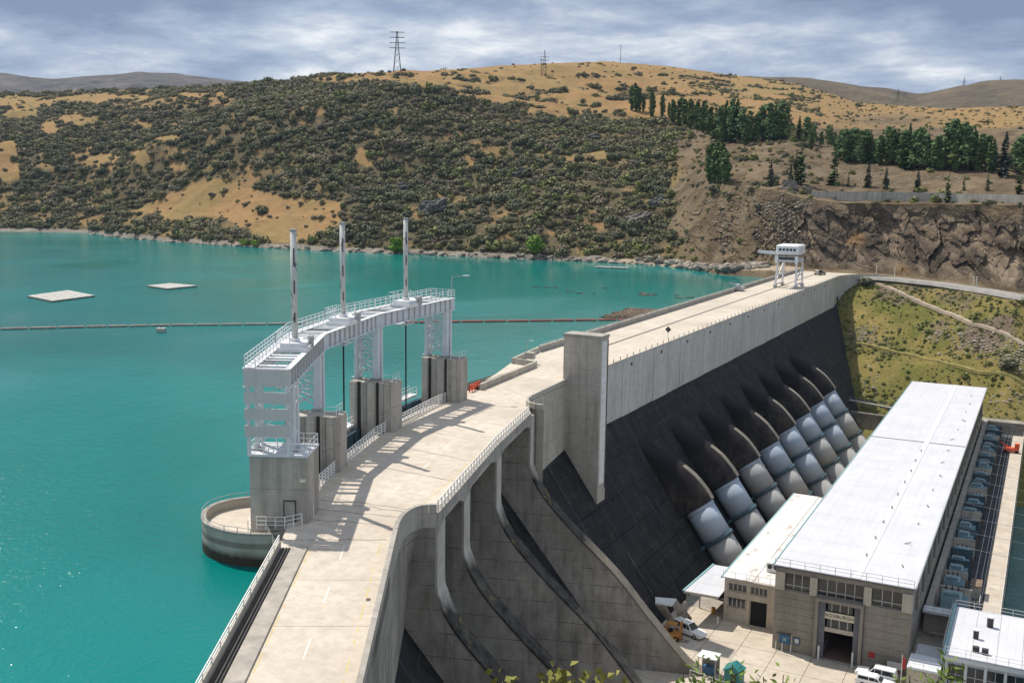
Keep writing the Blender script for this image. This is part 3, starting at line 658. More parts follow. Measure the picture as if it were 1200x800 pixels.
# upper wall in panels between the contraction joints
js = [147.4, 153.2]+[161.2+8*i for i in range(28)]
js = [147.4, 153.2, 161.2]+[177.2-8+8*i for i in range(0, 28)]
js = [j for j in js if j < 374]+[376.5]
for i, (a, b) in enumerate(zip(js[:-1], js[1:])):
    g = .05 if i % 2 else .02
    zb = -9.95 if b < 372 else -7
    MB().box((-64.72, (a+b)/2, (.02+zb)/2), (.46+.03*(i % 2), b-a-g*2, .02-zb)).build('wall_panel', M['wall'], dam)
MB().box((-65.2, (147.4+376)/2, -5.6), (.5, 376-147.4, 8.6)).build('wall_backing', M['pale'], dam)
for j in js[2:-1]:
    MB().box((-64.46, j, -4.9), (.10, .42 if (js.index(j) % 2) else .22, 9.7)).build('joint_strip', M['wall'], dam)
parapet('parapet_kerb', [(-64.48, 147.6), (-64.48, 376.4), (-64.2, 378), (-63.4, 381), (-62.0, 384), (-59.6, 387.2), (-56, 389.4), (-53.5, 390.4)], .28, .38, M['pale'], .005, side=-1)
posts = MB(); pm = MB().box((0, 0, .32), (.12, .12, .62)).mesh('kerb_post', M['galv'])
y = 149.
while y < 376: link('kerb_post', pm, dam, Vector((-64.62, y, .285))-dam.location); y += 3.2
fw_ = [(-64.5, 376.4), (-64.2, 378), (-63.4, 381), (-62.0, 384), (-59.6, 387.2), (-56, 389.4), (-50, 391)]
mb = MB()
for a, b in zip(fw_[:-1], fw_[1:]): mb.quad((a[0], a[1], .02), (b[0], b[1], .02), (b[0], b[1], -14), (a[0], a[1], -14))
mb.build('flared_end_wall', M['wall'], dam, True)
# drainage notches with their dark runs under the coping
for j in js[1:-2:2]:
    MB().box((-64.43, j+4.1, -1.1), (.12, .65, .5)).build('drain_recess', M['dark'], dam)
# lift shaft pillar
pil = MB().prism([(-64.7, 144.4), (-58.6, 144.4), (-58.6, 147.4), (-64.7, 147.4)], -21.5, 7.35).build('pillar_shaft', M['pale'], dam, label='tall square concrete lift tower on the face of the dam')
MB().box((-61.65, 145.9, 7.58), (6.3, 3.2, .44)).build('cap', M['spilledge'], pil)
for i in range(2):
    for k in range(17):
        MB().box((-58.56, 145.0+i*.95+.2, 6.3-k*1.3), (.06, .90, 1.24)).build('white_panel', M['tile'], pil)
MB().box((-58.57, 147.16, -4.6), (.10, .16, 23)).build('drain_pipe', M['dark'], pil)
# upstream face and parapets
mb = MB()
for a, b in zip(US_EDGE[:-1], US_EDGE[1:]): mb.quad((a[0], a[1], -.05), (b[0], b[1], -.05), (b[0], b[1], -22), (a[0], a[1], -22))
mb.build('upstream_face', M['pier'], dam)
y = 171.
while y < 388:
    MB().box((-81.55, y+3.9, .5), (.4, 7.76, 1.0)).build('upstream_parapet', M['pale'], dam); y += 8
for a, b in (((-72.9, 133.6), (-74.6, 155.5)), ((-79.4, 156.6), (-81.2, 170.5))):
    A = Vector(a); B = Vector(b); n = 3
    for i in range(n):
        p = A.lerp(B, i/n); q_ = A.lerp(B, (i+1)/n-.004); d = (q_-p).normalized(); w = Vector((-d.y, d.x))*.4
        MB().prism([p, q_, q_+w, p+w], .004, .95).build('upstream_parapet', M['pale'], dam)
A = Vector((-74.7, 155.6)); B = Vector((-79.2, 156.5)); w = Vector((0, .4)); MB().prism([A, B, B+w, A+w], .004, .95).build('upstream_parapet', M['pale'], dam)
# ledge beyond the parapet, darker service trench inside it
MB().prism([(-73.2, 133.6), (-74.9, 155.0), (-76.2, 155.0), (-75.0, 133.6)], -.5, .35).build('service_trench', M['dark'], dam)
for x in (-80.6, -73.6):                         # crane rails let into the deck
    MB().box((x, 279, .03), (.34, 218, .05)).build('crane_rail', M['dark'], dam)
MB().box((-80.75, 279, .012), (.9, 216, .015)).build('rail_strip', M['kerb'], dam)
# walkway, pipe trench and fence line along the left edge of the near crest
def off0(t, o): return (R0+T0*t-N0*o).to_2d()
MB().prism([off0(-52, 8.55), off0(-.5, 8.55), off0(-.5, 7.25), off0(-52, 7.25)], .004, .17).build('walkway', M['kerb'], dam)
for o in (8.72, 8.95, 9.2):
    a = off0(-52, o); b = off0(-.8, o); MB().tube((a.x, a.y, .14), (b.x, b.y, .14), .07, 6).build('cable_duct', M['dark'], dam)
MB().prism([off0(-52, 9.42), off0(-.5, 9.42), off0(-.5, 8.56), off0(-52, 8.56)], .003, .04).build('duct_bed', M['tar'], dam)
for i in range(6):
    MB().prism([off0(-52+i*8.6+.01, 9.75), off0(-52+i*8.6+8.58, 9.75), off0(-52+i*8.6+8.58, 9.45), off0(-52+i*8.6+.01, 9.45)], .003, .62).build('parapet', M['pale'], dam)
# painted lines
def stripe(a, b, w, mat, z=.006):
    A = Vector(a); B = Vector(b); d = (B-A).normalized(); n = Vector((-d.y, d.x))*w/2
    o = MB().add([(*(A-n), z), (*(B-n), z), (*(B+n), z), (*(A+n), z)], [(0, 1, 2, 3)]).build('road_line', mat, dam)
    return o
for t in range(-50, 2, 1):
    if rnd.random() < .62: stripe(off0(t, 1.35), off0(t+.92, 1.35), .10, M['paintyellow'])
    if rnd.random() < .5: stripe(off0(t, 7.05), off0(t+.9, 7.05), .09, M['paintyellow'])
for t in range(-48, 2, 9): stripe(off0(t, 4.3), off0(t+3, 4.3), .12, M['paintwhite'])
for a, b in (((-60.5, 79), (-64.9, 90.2)), ((-65.2, 91), (-69.6, 108)), ((-51.0, 82), (-53.2, 92)), ((-53.5, 93), (-57.8, 110))): stripe(a, b, .09, M['paintyellow'])
for a, b in (((-55.4, 83.5), (-56.3, 86.4)), ((-57.4, 92), (-58.2, 95)), ((-60.0, 101), (-60.8, 104))): stripe(a, b, .12, M['paintwhite'])
for p, l in (((-43.2, 60.9), .5),):     # drain covers in the gutter
    MB().box((p[0]+1.0, p[1]-.5, .012), (l*.6, l, .02), ux=(T0.y, -T0.x)).build('drain_cover', M['tar'], dam)
for k in range(7):       # wandering repaired cracks
    a = pairs[6+k*1] ; A = Vector((a[0][0], a[0][1])); B = Vector((a[1][0], a[1][1])); p = A.lerp(B, .12)
    for s_ in range(1, 8):
        q_ = A.lerp(B, .12+s_*.11)+Vector((rnd.uniform(-.25, .25), rnd.uniform(-.3, .3))); stripe(p, q_, .07, M['tar'], .005); p = q_

# round intake basin on the lake side
rim = [(-57.4, 69.2), (-60.6, 67.6), (-63.9, 67.7), (-66.2, 68.9), (-67.9, 70.9), (-68.6, 73.0), (-68.2, 75.0), (-67.0, 76.6), (-65.4, 77.3)]
rp = np.array(rim); tt = np.linspace(0, len(rim)-1, 33); cr = []
for k in tt:
    i = min(int(k), len(rp)-2); f = k-i; a, b, c, d = rp[max(i-1, 0)], rp[i], rp[i+1], rp[min(i+2, len(rp)-1)]
    cr.append(Vector(.5*((2*b)+(-a+c)*f+(2*a-5*b+4*c-d)*f*f+(-a+3*b-3*c+d)*f**3)))
mb = MB(); cp = MB(); cen = Vector((-62.8, 72.4))
for a, b in zip(cr[:-1], cr[1:]):
    ia = a+(cen-a).normalized()*.4; ib = b+(cen-b).normalized()*.4
    mb.prism([a, b, ib, ia], -8, -.33)
    oa = a-(cen-a).normalized()*.05; ob = b-(cen-b).normalized()*.05; cp.prism([oa, ob, ib, ia], -.325, -.2)
def m_basin():
    k = NT('waterline_concrete'); x, y, z = k.xyz(); c = k.mix(k.step(k.noise(.4, 7, .65), .3, .7), (.34, .31, .26), (.46, .43, .37))
    c = k.mix(k.step(k.noise(1.3, 5, .7, (1, 1, .08)), .5, .8, 0, .28), c, (.16, .135, .105))
    c = k.mix(k.step(k.math('ADD', z, k.math('MULTIPLY', k.noise(.8, 4), .8)), -2.1, -1.5, 1, 0), c, (.055, .042, .03)); k.bump(k.noise(4, 5), .3, .05); return k.done(c, .85, 0, .3)
M['basin'] = m_basin()
bo = mb.build('basin_wall', M['basin'], dam); cp.build('coping', M['spilledge'], bo)
MB().prism([c for c in cr]+[Vector((-60.5, 73.5))], -1.6, -1.1).build('basin_floor', M['road'], dam)

# gate piers with their slots
def pier(cor, n, L, w, h, slots):
    n = Vector((n[0], n[1], 0)).normalized(); s = Vector((-n.y, n.x, 0)); F = Vector((cor[0], cor[1], 0))
    A = F-n*L-s*w; pts = [(0, 0)]
    for a, d_, dep in slots: pts += [(a, 0), (a, dep), (a+d_, dep), (a+d_, 0)]
    pts += [(L-.4, 0), (L, .4), (L, w), (.5, w), (0, w-.5)]
    P = [(A+n*a+s*b).to_2d() for a, b in pts]
    o = MB().prism(P, -12, h).build('gate_pier', M['pier'], dam)
    q_ = [(A+n*a+s*b).to_2d() for a, b in ((-.05, -.05), (L*.92, -.05), (L*.92, w+.05), (-.05, w+.05))]
    for a0_, a1_, mt_ in ((.05, .75, 'pale'), (1.65, 2.15, 'spilledge'), (2.3, 3.15, 'pale'), (3.95, 4.35, 'spill'), (4.45, 5.15, 'pale')):
        c = A+n*((a0_+a1_)/2)-s*.03; MB().box((c.x, c.y, h/2-1.5), (a1_-a0_, .1, h+2.9), ux=(n.x, n.y)).build('pier_facing', M[mt_], o)
    for a, d_, dep in slots:
        c = A+n*(a+d_/2)+s*(dep-.06); MB().box((c.x, c.y, h/2-3), (d_-.06, .1, h+5.9), ux=(n.x, n.y)).build('gate_guide', M['dark'], o)
    return o, A, n, s
SL = [(.9, .55, .45), (3.3, .45, .4)]
PA = pier((-65.3, 89.7), (.93, .36), 5.8, 3.0, 5.9, SL); PB = pier((-70.1, 107.8), (.965, .262), 5.7, 3.0, 6.0, SL); PC = pier((-71.7, 127.1), (.985, .17), 5.7, 3.0, 6.0, SL)
n_ = Vector((.913, .408)); s_ = Vector((-.408, .913)); A = Vector((-61.5, 70.0))
blk = MB().prism([A, A+n_*5.15, A+n_*5.15+s_*4.3, A+s_*4.3], -1.2, 6.0).build('gate_house', M['pier'], dam, label='square concrete gate house block with a steel door')
c = A+n_*2.55+s_*2.1; MB().box((c.x, c.y, 6.11), (5.3, 4.5, .2), ux=tuple(n_)).build('roof_slab', M['steel'], blk)
c = A+n_*3.55-s_*.02; MB().box((c.x, c.y, .98), (.95, .10, 2.0), ux=tuple(n_)).build('door', M['kerb'], blk)
for dx, sz, zc in ((-.52, .08, 1.0), (.52, .08, 1.0)):
    q_ = c+n_*dx; MB().box((q_.x, q_.y, zc), (sz, .16, 2.06), ux=tuple(n_)).build('door_frame', M['dark'], blk)
MB().box((c.x, c.y, 2.04), (1.1, .16, .08), ux=tuple(n_)).build('door_frame', M['dark'], blk)
q_ = A+n_*4.75-s_*.03; MB().box((q_.x, q_.y, 3.9), (.5, .08, .3), ux=tuple(n_)).build('notice_plate', M['signcream'], blk)
# gate leaves and service walkways across the three bays
bays = [((-62.9, 76.3), (-68.3, 86.2)), ((-69.8, 90.0), (-73.3, 104.2)), ((-74.6, 107.2), (-76.5, 123.2))]
for a, b in bays:
    A = Vector(a); B = Vector(b); d = (B-A).normalized(); n = Vector((d.y, -d.x))
    g = MB().prism([A-n*.9, B-n*.9, B-n*.4, A-n*.4], -9, .15).build('spillway_gate', M['trafodark'], dam)
    k = max(3, int((B-A).length/2.4))
    for i in range(k+1):
        p = A.lerp(B, i/k)-n*.32; MB().box((p.x, p.y, -3.2), (.14, .2, 6), ux=(d.x, d.y)).build('gate_rib', M['dark'], g)
    MB().prism([A-n*2.2, B-n*2.2, B-n*1.0, A-n*1.0], .5, .8).build('gate_walkway', M['steelwhite'], dam)
    MB().prism([A+n*2.2, B+n*2.2, B+n*3.0, A+n*3.0], -3.4, -.1).build('bay_wall', M['pier'], dam)
    p = A.lerp(B, .62)-n*1.2; MB().box((p.x, p.y, 1.35), (1.6, .9, 1.1), ux=(d.x, d.y)).build('hoist_cabinet', M['steelwhite'], dam)

# ------------------------------------------------------------------ railings
def railing(pts, label, h=1.05, step=2.0, nr=3, mat='railwhite', r=.035, parent=None, z=0., cat='railing', name='railing', group=None):
    P = [Vector((p[0], p[1], (p[2] if len(p) > 2 else z))) for p in pts]
    root = parent or empty(name, P[0], label, cat, group); off = root_loc(root)
    pm = MB().box((0, 0, h/2), (r*2.2, r*2.2, h)).mesh('post', M[mat])
    for a, b in zip(P[:-1], P[1:]):
        L = (b-a).length; k = max(1, round(L/step))
        for i in range(k): link('post', pm, root, a.lerp(b, i/k)-off)
        for j in range(nr):
            zz_ = Vector((0, 0, h*(j+1)/nr-.02)); MB().bar(a+zz_, b+zz_, r*1.6, r*1.6).build('rail', M[mat], root)
    link('post', pm, root, P[-1]-off); return root
railing([off0(-52, 9.58).to_3d()+Vector((0, 0, .62)), off0(-.6, 9.58).to_3d()+Vector((0, 0, .62))], 'white rail on the parapet beside the cable ducts, nearest the camera', .55, 2.2, 2, 'railwhite', .04)
railing([(-57.4, 73.6), (-61.9, 79.0), (-66.1, 90.8), (-69.3, 100.5)], 'white railing between the near gate piers and the crest road', 1.3, 1.0, 4, 'railwhite', .048)
railing([(-69.6, 101), (-70.9, 108.2), (-72.8, 119.4), (-73.7, 128.6)], 'white railing between the far gate piers and the crest road', 1.3, 1.0, 4, 'railwhite', .048)
railing([(-48.45, 80.6, .05), (-51.2, 90, .05), (-55.6, 105.4, .05), (-59.7, 122.4, .05)], 'white balustrade above the spillway piers on the downstream side', 1.1, 1.25, 2, 'railwhite', .05)
c0_ = Vector((-57.4, 69.2)); railing([(p.x, p.y, -.2) for p in cr[::3]], 'thin rail around the rim of the round intake basin', .45, 1.6, 1, 'galv', .022)
railing([(-59.8, 68.8, .0), (-57.6, 69.9, 0), (-56.9, 71.4, 0)], 'short white railing beside the gate house door', 1.1, .9, 3, 'railwhite', .03)
railing([(-62.0, 70.2, -1.1), (-63.0, 73.0, .4)], 'small white stair rail behind the gate house', 1.1, .8, 3, 'railwhite', .03)
A = Vector((-61.5, 70.0))
q_ = [A-n_*.0+s_*.05, A+n_*5.1+s_*.05, A+n_*5.1+s_*4.2, A+s_*4.2, A+s_*.05]; railing([(p.x, p.y, 6.2) for p in q_], '', 1.0, 1.2, 2, 'steelwhite', .03, parent=dam)
for i, (a, b) in enumerate(bays):
    A_ = Vector(a); B_ = Vector(b); d = (B_-A_).normalized(); n = Vector((d.y, -d.x))
    railing([(*(A_-n*1.05), .8), (*(B_-n*1.05), .8)], '', 1.05, 1.5, 2, 'railwhite', .03, parent=dam)
    railing([(*(A_-n*2.15), .8), (*(B_-n*2.15), .8)], '', 1.05, 1.5, 2, 'railwhite', .03, parent=dam)
for p_ in (PA, PB, PC):
    o_, A_, nn_, ss_ = p_
    a = A_+nn_*4.2+ss_*.2; b = A_+nn_*5.4+ss_*.4; c = A_+nn_*5.4+ss_*2.8; hh = 6.0
    railing([(a.x, a.y, hh), (b.x, b.y, hh), (c.x, c.y, hh)], '', .95, 1.1, 2, 'steelwhite', .025, parent=dam)
y = 171.
railing([(-81.5, 171, 1.0), (-81.5, 388, 1.0)], 'low rail on the lake side parapet of the long straight crest', .35, 4.0, 1, 'galv', .04)

# ------------------------------------------------------------------ gate gantry on the piers
gan = empty('gate_gantry', (-68, 98, 6), 'white steel hoist gantry bending over the spillway gate piers', 'gantry')
GD_ = [Vector(p) for p in ((-57.5, 70.6), (-67.9, 89.4), (-72.9, 107.0), (-74.5, 128.2))]
GU_ = [Vector(p) for p in ((-60.9, 69.0), (-71.3, 87.8), (-76.6, 105.9), (-78.3, 127.9))]
ZB, ZT = 12.45, 14.0
for G_, nm in ((GD_, 1), (GU_, -1)):
    for a, b in zip(G_[:-1], G_[1:]):
        d = (b-a).normalized(); n = Vector((d.y, -d.x))*nm; a2 = a+d*.02; b2 = b-d*.02
        g = MB(); g.prism([a2-n*.06, b2-n*.06, b2+n*.0, a2+n*.0], ZB, ZT)
        o = g.build('girder', M['steel'], gan)
        fl = MB(); fl.prism([a2-n*.28, b2-n*.28, b2+n*.22, a2+n*.22], ZT+.002, ZT+.07); fl.prism([a2-n*.28, b2-n*.28, b2+n*.22, a2+n*.22], ZB-.07, ZB-.002); fl.build('flange', M['steelwhite'], o)
        L = (b-a).length; k = round(L/1.5)
        for i in range(1, k):
            p = a.lerp(b, i/k)+n*.1; MB().box((p.x, p.y, (ZB+ZT)/2), (.05, .2, ZT-ZB-.02), ux=(d.x, d.y)).build('stiffener', M['clad'], o)  # darker than the girder steel: shading of the ribs put into the colour
for j in range(3):
    a0, a1, b0, b1 = GD_[j], GD_[j+1], GU_[j], GU_[j+1]; k = round((a1-a0).length/1.45)
    for i in range(k):
        if i % 4 == 2 and i < k-1: continue
        for t in (i/k+.02,):
            p = a0.lerp(a1, t); q_ = b0.lerp(b1, t); w = .75 if i % 3 else .4
            MB().bar((p.x, p.y, ZT-.02), (q_.x, q_.y, ZT-.02), w, .10).build('deck_plank', M['steel'], gan)
    # maintenance walkway on the lake side
    d = (b1-b0).normalized(); n = Vector((d.y, -d.x))
    MB().prism([b0-n*.1, b1-n*.1, b1+n*.85, b0+n*.85], ZT+.075, ZT+.12).build('walkway', M['steelwhite'], gan)
    railing([(*b0, ZT+.12), (*b1, ZT+.12)], '', 1.1, 1.3, 3, 'steelwhite', .03, parent=gan)
    railing([(*(b0+n*.9), ZT+.12), (*(b1+n*.9), ZT+.12)], '', 1.1, 1.6, 2, 'steelwhite', .025, parent=gan)
e = GD_[3]; f_ = GU_[3]; MB().bar((e.x, e.y, 13.2), (f_.x, f_.y, 13.2), .12, 1.5).build('end_plate', M['steel'], gan)
railing([(*e, ZT+.1), (*f_, ZT+.1)], '', 1.1, 1.0, 3, 'steelwhite', .03, parent=gan); railing([(*GD_[0], ZT+.1), (*GU_[0], ZT+.1)], '', .5, 1.0, 1, 'steelwhite', .025, parent=gan)
d3 = (GD_[3]-GD_[2]).normalized(); railing([(*(GD_[3]-d3*7), ZT+.1), (*GD_[3], ZT+.1)], '', 1.1, 1.2, 3, 'steelwhite', .03, parent=gan)
# towers: paired box legs with crossed lattice
def tower(dl, ul, s, z0, ztop, depth=1.7, kw=1.):
    dl = Vector(dl); ul = Vector(ul); s = Vector(s).normalized(); ax = (dl-ul).normalized(); W_ = (dl-ul).length
    for P, w in ((dl, .72*kw), (ul, .45*(kw+.2 if kw < 1 else 1))):
        MB().box((P.x, P.y, (z0+ztop)/2), (w, .62, ztop-z0), ux=(ax.x, ax.y)).build('tower_leg', M['steel'], gan)
        Q = P+s*depth; MB().box((Q.x, Q.y, (z0+ztop)/2), (w*.7, .5, ztop-z0), ux=(ax.x, ax.y)).build('tower_leg', M['steel'], gan)
        b = MB(); nz = 4
        for i in range(nz):
            za = z0+.3+(ztop-z0-.6)*i/nz; zb = z0+.3+(ztop-z0-.6)*(i+1)/nz
            b.bar((P.x, P.y, za), (Q.x, Q.y, zb), .12*kw**.7); b.bar((Q.x, Q.y, za), (P.x, P.y, zb), .12*kw**.7)
        b.build('side_brace', M['steel'], gan)
    nz = 4
    for off in ((0, depth) if kw == 1 else (depth,)):
        for i in range(nz):
            za = z0+.35+(ztop-z0-.6)*i/nz; zb = z0+.35+(ztop-z0-.6)*(i+1)/nz; a = dl+s*off; c = ul+s*off
            for p, q_ in ((a, c), (c, a)):
                MB().bar((p.x, p.y, za), (q_.x, q_.y, zb), .13*kw**.7, .16*kw**.7).build('lattice_brace', M['steel'], gan)
            MB().bar((a.x, a.y, zb), (c.x, c.y, zb), .12).build('lattice_strut', M['steel'], gan)
    for P in (dl, ul):
        MB().box((P.x, P.y, z0+.08), (1.1, 1.0, .16), ux=(ax.x, ax.y)).build('base_plate', M['galv'], gan)
tower((-58.9, 72.9), (-61.9, 71.6), (-.45, .89), 6.25, ZB-.08, 1.9, .42)
tower((-68.3, 88.7), (-70.9, 87.7), (-.36, .93), 5.95, ZB-.08, 1.6)
tower((-72.8, 106.2), (-75.3, 105.6), (-.262, .965), 6.05, ZB-.08, 1.6)
tower((-74.3, 125.4), (-77.1, 125.0), (-.17, .985), 6.05, ZB-.08, 1.6)
ax = (GD_[0]-GU_[0]); L = ax.length; ax = ax.normalized(); s0 = Vector((-ax.y, ax.x)); c = (GD_[0]+GU_[0])/2
for zt, zb in ((14.0, 12.5), (12.0, 11.0), (10.55, 9.55), (9.05, 8.05)):
    p = c-s0*.06+ax*.02+s0*(0 if zt > 13 else .0); MB().box((p.x, p.y, (zt+zb)/2), (L+.25, .12, zt-zb), ux=(ax.x, ax.y)).build('cladding_panel', M['clad'], gan)
for q_ in (GD_[0]+s0*.3-ax*.15, GU_[0]+s0*.3+ax*.15): MB().box((q_.x, q_.y, 9.4), (.3, .3, 6.3), ux=(ax.x, ax.y)).build('end_post', M['steel'], gan)
# hoist platforms on top and little access cradles below
MAST = [(-63.6, 79.2), (-70.9, 96.9), (-74.4, 115.4)]; MSEG = [0, 1, 2]
for (mx_, my_), j in zip(MAST, MSEG):
    d = (GD_[j+1]-GD_[j]).normalized(); n = Vector((d.y, -d.x)); p = Vector((mx_, my_))
    for k, (hh, w) in enumerate(((.42, 3.2), (.38, 2.7))): MB().box((p.x, p.y, 14.3+k*.41), (w, w*.9, hh), ux=(d.x, d.y)).build('hoist_box', M['steelwhite'], gan)
    q_ = p+n*1.3+d*1.2; MB().box((q_.x, q_.y, 14.75), (.8, .5, 1.1), ux=(d.x, d.y)).build('motor_case', M['galv'], gan)
    q_ = p+d*1.6; MB().tube((q_.x-.5*n.x, q_.y-.5*n.y, 14.7), (q_.x+.5*n.x, q_.y+.5*n.y, 14.7), .35, 10).build('winch_drum', M['steelwhite'], gan)
    a = p-d*1.8-n*1.5; b = p+d*1.8-n*1.5; c = p+d*1.8-n*.2; e_ = p-d*1.8-n*.2; railing([(*a, 14.95), (*b, 14.95), (*c, 14.95)], '', 1.05, 1.2, 2, 'steelwhite', .03, parent=gan); railing([(*a, 14.95), (*e_, 14.95)], '', 1.05, 1.2, 2, 'steelwhite', .03, parent=gan)
    g = p-n*.3; MB().prism([g-d*1.3-n*.9, g+d*1.3-n*.9, g+d*1.3+n*.9, g-d*1.3+n*.9], 11.75, 11.85).build('cradle_floor', M['steel'], gan)
    railing([(*(g-d*1.3+n*.9), 11.85), (*(g+d*1.3+n*.9), 11.85)], '', .8, .9, 2, 'steelwhite', .025, parent=gan)
    for w in (-1.3, 1.3):
        h_ = g+d*w+n*.9; MB().bar((h_.x, h_.y, 11.8), (h_.x, h_.y, 12.5), .08).build('cradle_hanger', M['steel'], gan)
lab = ['nearest tall grey hoist mast above the clad tower of the gantry', 'middle tall grey hoist mast on the gantry', 'farthest tall grey hoist mast, at the far end of the gantry']
for (mx_, my_), l in zip(MAST, lab):
    r_ = empty('hoist_mast', (mx_, my_, 14.92), l, 'mast', 'hoist masts on the gantry')
    MB().tube((mx_, my_, 14.92), (mx_, my_, 25.4), .30, 14).build('cylinder', M['mast'], r_, True)
    MB().tube((mx_, my_, 25.41), (mx_, my_, 25.55), .36, 14).build('cap', M['galv'], r_); MB().tube((mx_, my_, 14.93), (mx_, my_, 15.25), .5, 14).build('collar', M['steelwhite'], r_)
    for k in range(3): MB().box((mx_+.19, my_-.21, 17.2+k*2.9), (.10, .12, .95+.3*k), rz=-.8).build('slot', M['dark'], r_)
    MB().tube((mx_, my_, 12.4), (mx_, my_, .2), .10, 8).build('gate_rod', M['rod'], r_)
lp = empty('lamp_post', (*GD_[3], 14.07), 'small floodlight pole at the far end of the gantry', 'lamp')
P = GD_[3]+Vector((-.3, -.3)); MB().tube((P.x, P.y, 14.07), (P.x, P.y, 17.0), .06, 6).build('pole', M['galv'], lp); MB().bar((P.x, P.y, 17.0), (P.x+1.7, P.y+.9, 17.2), .07).build('arm', M['galv'], lp); MB().box((P.x+1.8, P.y+.95, 17.2), (.9, .35, .14), rz=.45).build('lamp_head', M['steelwhite'], lp)

# ------------------------------------------------------------------ penstocks and their hoods
NV = Vector((1, 0, .71)).normalized(); DV = Vector((.71, 0, -1)).normalized()
PY0, PP, RIDGE, PR = 172.0, 16.35, 5.15, 2.62
def fpt(s, h, y):      # s metres down the face from the foot of the upper wall, h metres out from the face
    p = Vector((-64.5, y, -9.8))+DV*s+NV*h; return p
ordn = ['nearest', 'second', 'third', 'fourth', 'fifth', 'sixth', 'seventh', 'farthest']
S_TOP = 20.0           # where pipe leaves the hood
hoodp = fine([(5.2, -.5), (8.0, 1.4), (11.5, 3.6), (15.0, 5.1), (18.0, 5.6), (S_TOP, RIDGE+.5)], 3); hoodp = [(max(5.2, a), b) for a, b in hoodp]
pm_ = {}
for i in range(8):
    y = PY0+PP*i
    # hood: arched ridge with rounded flanks falling to the face
    mb = MB(); rg = MB(); secs = []
    for s, h in hoodp:
        sec = []
        for k in range(13):
            a = math.pi*k/12; w = 2.95; yy = y-math.cos(a)*w; hh = -.6+(h+.6)*(math.sin(a)**.5)
            sec.append(fpt(s, hh, yy))
        secs.append(sec)
    n = len(secs); b = 0; mb.v = [tuple(p) for s in secs for p in s]
    mb.f = [(r*13+k, r*13+k+1, (r+1)*13+k+1, (r+1)*13+k) for r in range(n-1) for k in range(12)]+[tuple(range((n-1)*13, n*13))]
    hd = mb.build('penstock_hood', M['hood'], dam, True)
    for r in range(n//2-1, n-1):
        rg.add([secs[r][k]+NV*.03 for k in (5, 6, 7)]+[secs[r+1][k]+NV*.03 for k in (5, 6, 7)], [(0, 1, 4, 3), (1, 2, 5, 4)])
    rg.build('ridge', M['hoodridge_sunlit'], hd, True)  # strip carrying the painted sunlight on top of the hood
    for k in (3.6,):   # rib beam between the hoods
        pass
    ax0 = fpt(S_TOP+.02, RIDGE-PR, y); pr = empty('penstock', ax0, ordn[i]+' of the eight steel penstock pipes, counted from the gate house end', 'pipe', 'penstock pipes')
    segs = [(0, 6.3, 'pen_skytint' if i not in (2,) else 'pen_grey'), (6.3, 13.0, 'pen_grey'), (13.0, 26.0, 'pen_grey')]
    if i in (3, 4, 5, 6): segs[1] = (6.3, 13.0, 'pen_skytint' if i in (4, 6) else 'pen_grey')
    for s0_, s1_, mt in segs: MB().tube(ax0+DV*s0_, ax0+DV*(s1_-.02), PR, 40).build('pipe_shell', M[mt], pr, True)
    for s_r, rr, w in ((.35, .10, .5), (6.3, .30, .55), (13.0, .30, .5)):
        MB().tube(ax0+DV*(s_r-w/2), ax0+DV*(s_r+w/2), PR+rr, 40).build('joint_ring', M['pen_skytint' if s_r < 1 else 'trafodark'], pr, True)
    for s_r in (6.3, 13.0):        # saddle under the ring
        p = ax0+DV*s_r-NV*PR*.9; MB().bar(p+Vector((0, -3.2, 0)), p+Vector((0, 3.2, 0)), .5, 1.0, up=NV).build('saddle', M['trafodark'], pr)

# ------------------------------------------------------------------ yard, decks
YZ = -34.3
yard = MB().quad((-66, 84, YZ-.14), (-2.4, 84, YZ-.14), (-2.4, 165, YZ-.14), (-66, 165, YZ-.14)).build('yard', M['kerb']); prop(yard, kind='structure')
xs_ = [-49.5, -44.6, -39.6, -34.8, -29.9, -25, -20, -15.2, -10.4, -6]; ys_ = [108, 114, 120, 125.5, 130.8, 136, 141.2, 146.4, 151.6]
def m_yard():
    k = NT('yard_concrete'); c = k.mix(k.step(k.noise(.2, 8, .62), .32, .68), (.43, .375, .31), (.56, .50, .42))
    c = k.mix(k.step(k.noise(.9, 7, .7), .46, .74, 0, .6), c, (.33, .285, .235)); c = k.mix(k.step(k.noise(.22, 7, .7, (1, 1, 1), .8, off=(9, 1, 0)), .58, .70, 0, .6), c, (.25, .215, .18))
    c = k.mix(k.step(k.noise(.5, 4, .5, (1, 1, 1), .5, off=(3, 7, 0)), .70, .74, 0, .7), c, (.13, .115, .10)); k.bump(k.noise(8, 5), .2, .03); return k.done(c, .92, 0, .15)
M['yard'] = m_yard()
for x0, x1 in zip(xs_[:-1], xs_[1:]):
    for y0, y1 in zip(ys_[:-1], ys_[1:]):
        MB().box(((x0+x1)/2, (y0+y1)/2, YZ-.065), (x1-x0-.07, y1-y0-.07, .13)).build('yard_slab', M['yard'], yard)
rk = MB().prism([(-66, 84), (-2.4, 84), (-2.4, 312), (-31, 312), (-31, 165), (-66, 165)], -48, YZ-.2).build('river_bank_wall', M['pale']); prop(rk, 'concrete quay wall under the power station deck beside the tailrace', 'wall')

# ------------------------------------------------------------------ powerhouse
RZ = -22.0; X0, X1, Y0, Y1 = -30.7, -12.6, 142.7, 303.5
ph = empty('powerhouse', (X0, Y0, YZ), 'long white roofed concrete power station hall with tall front doorway', 'building')
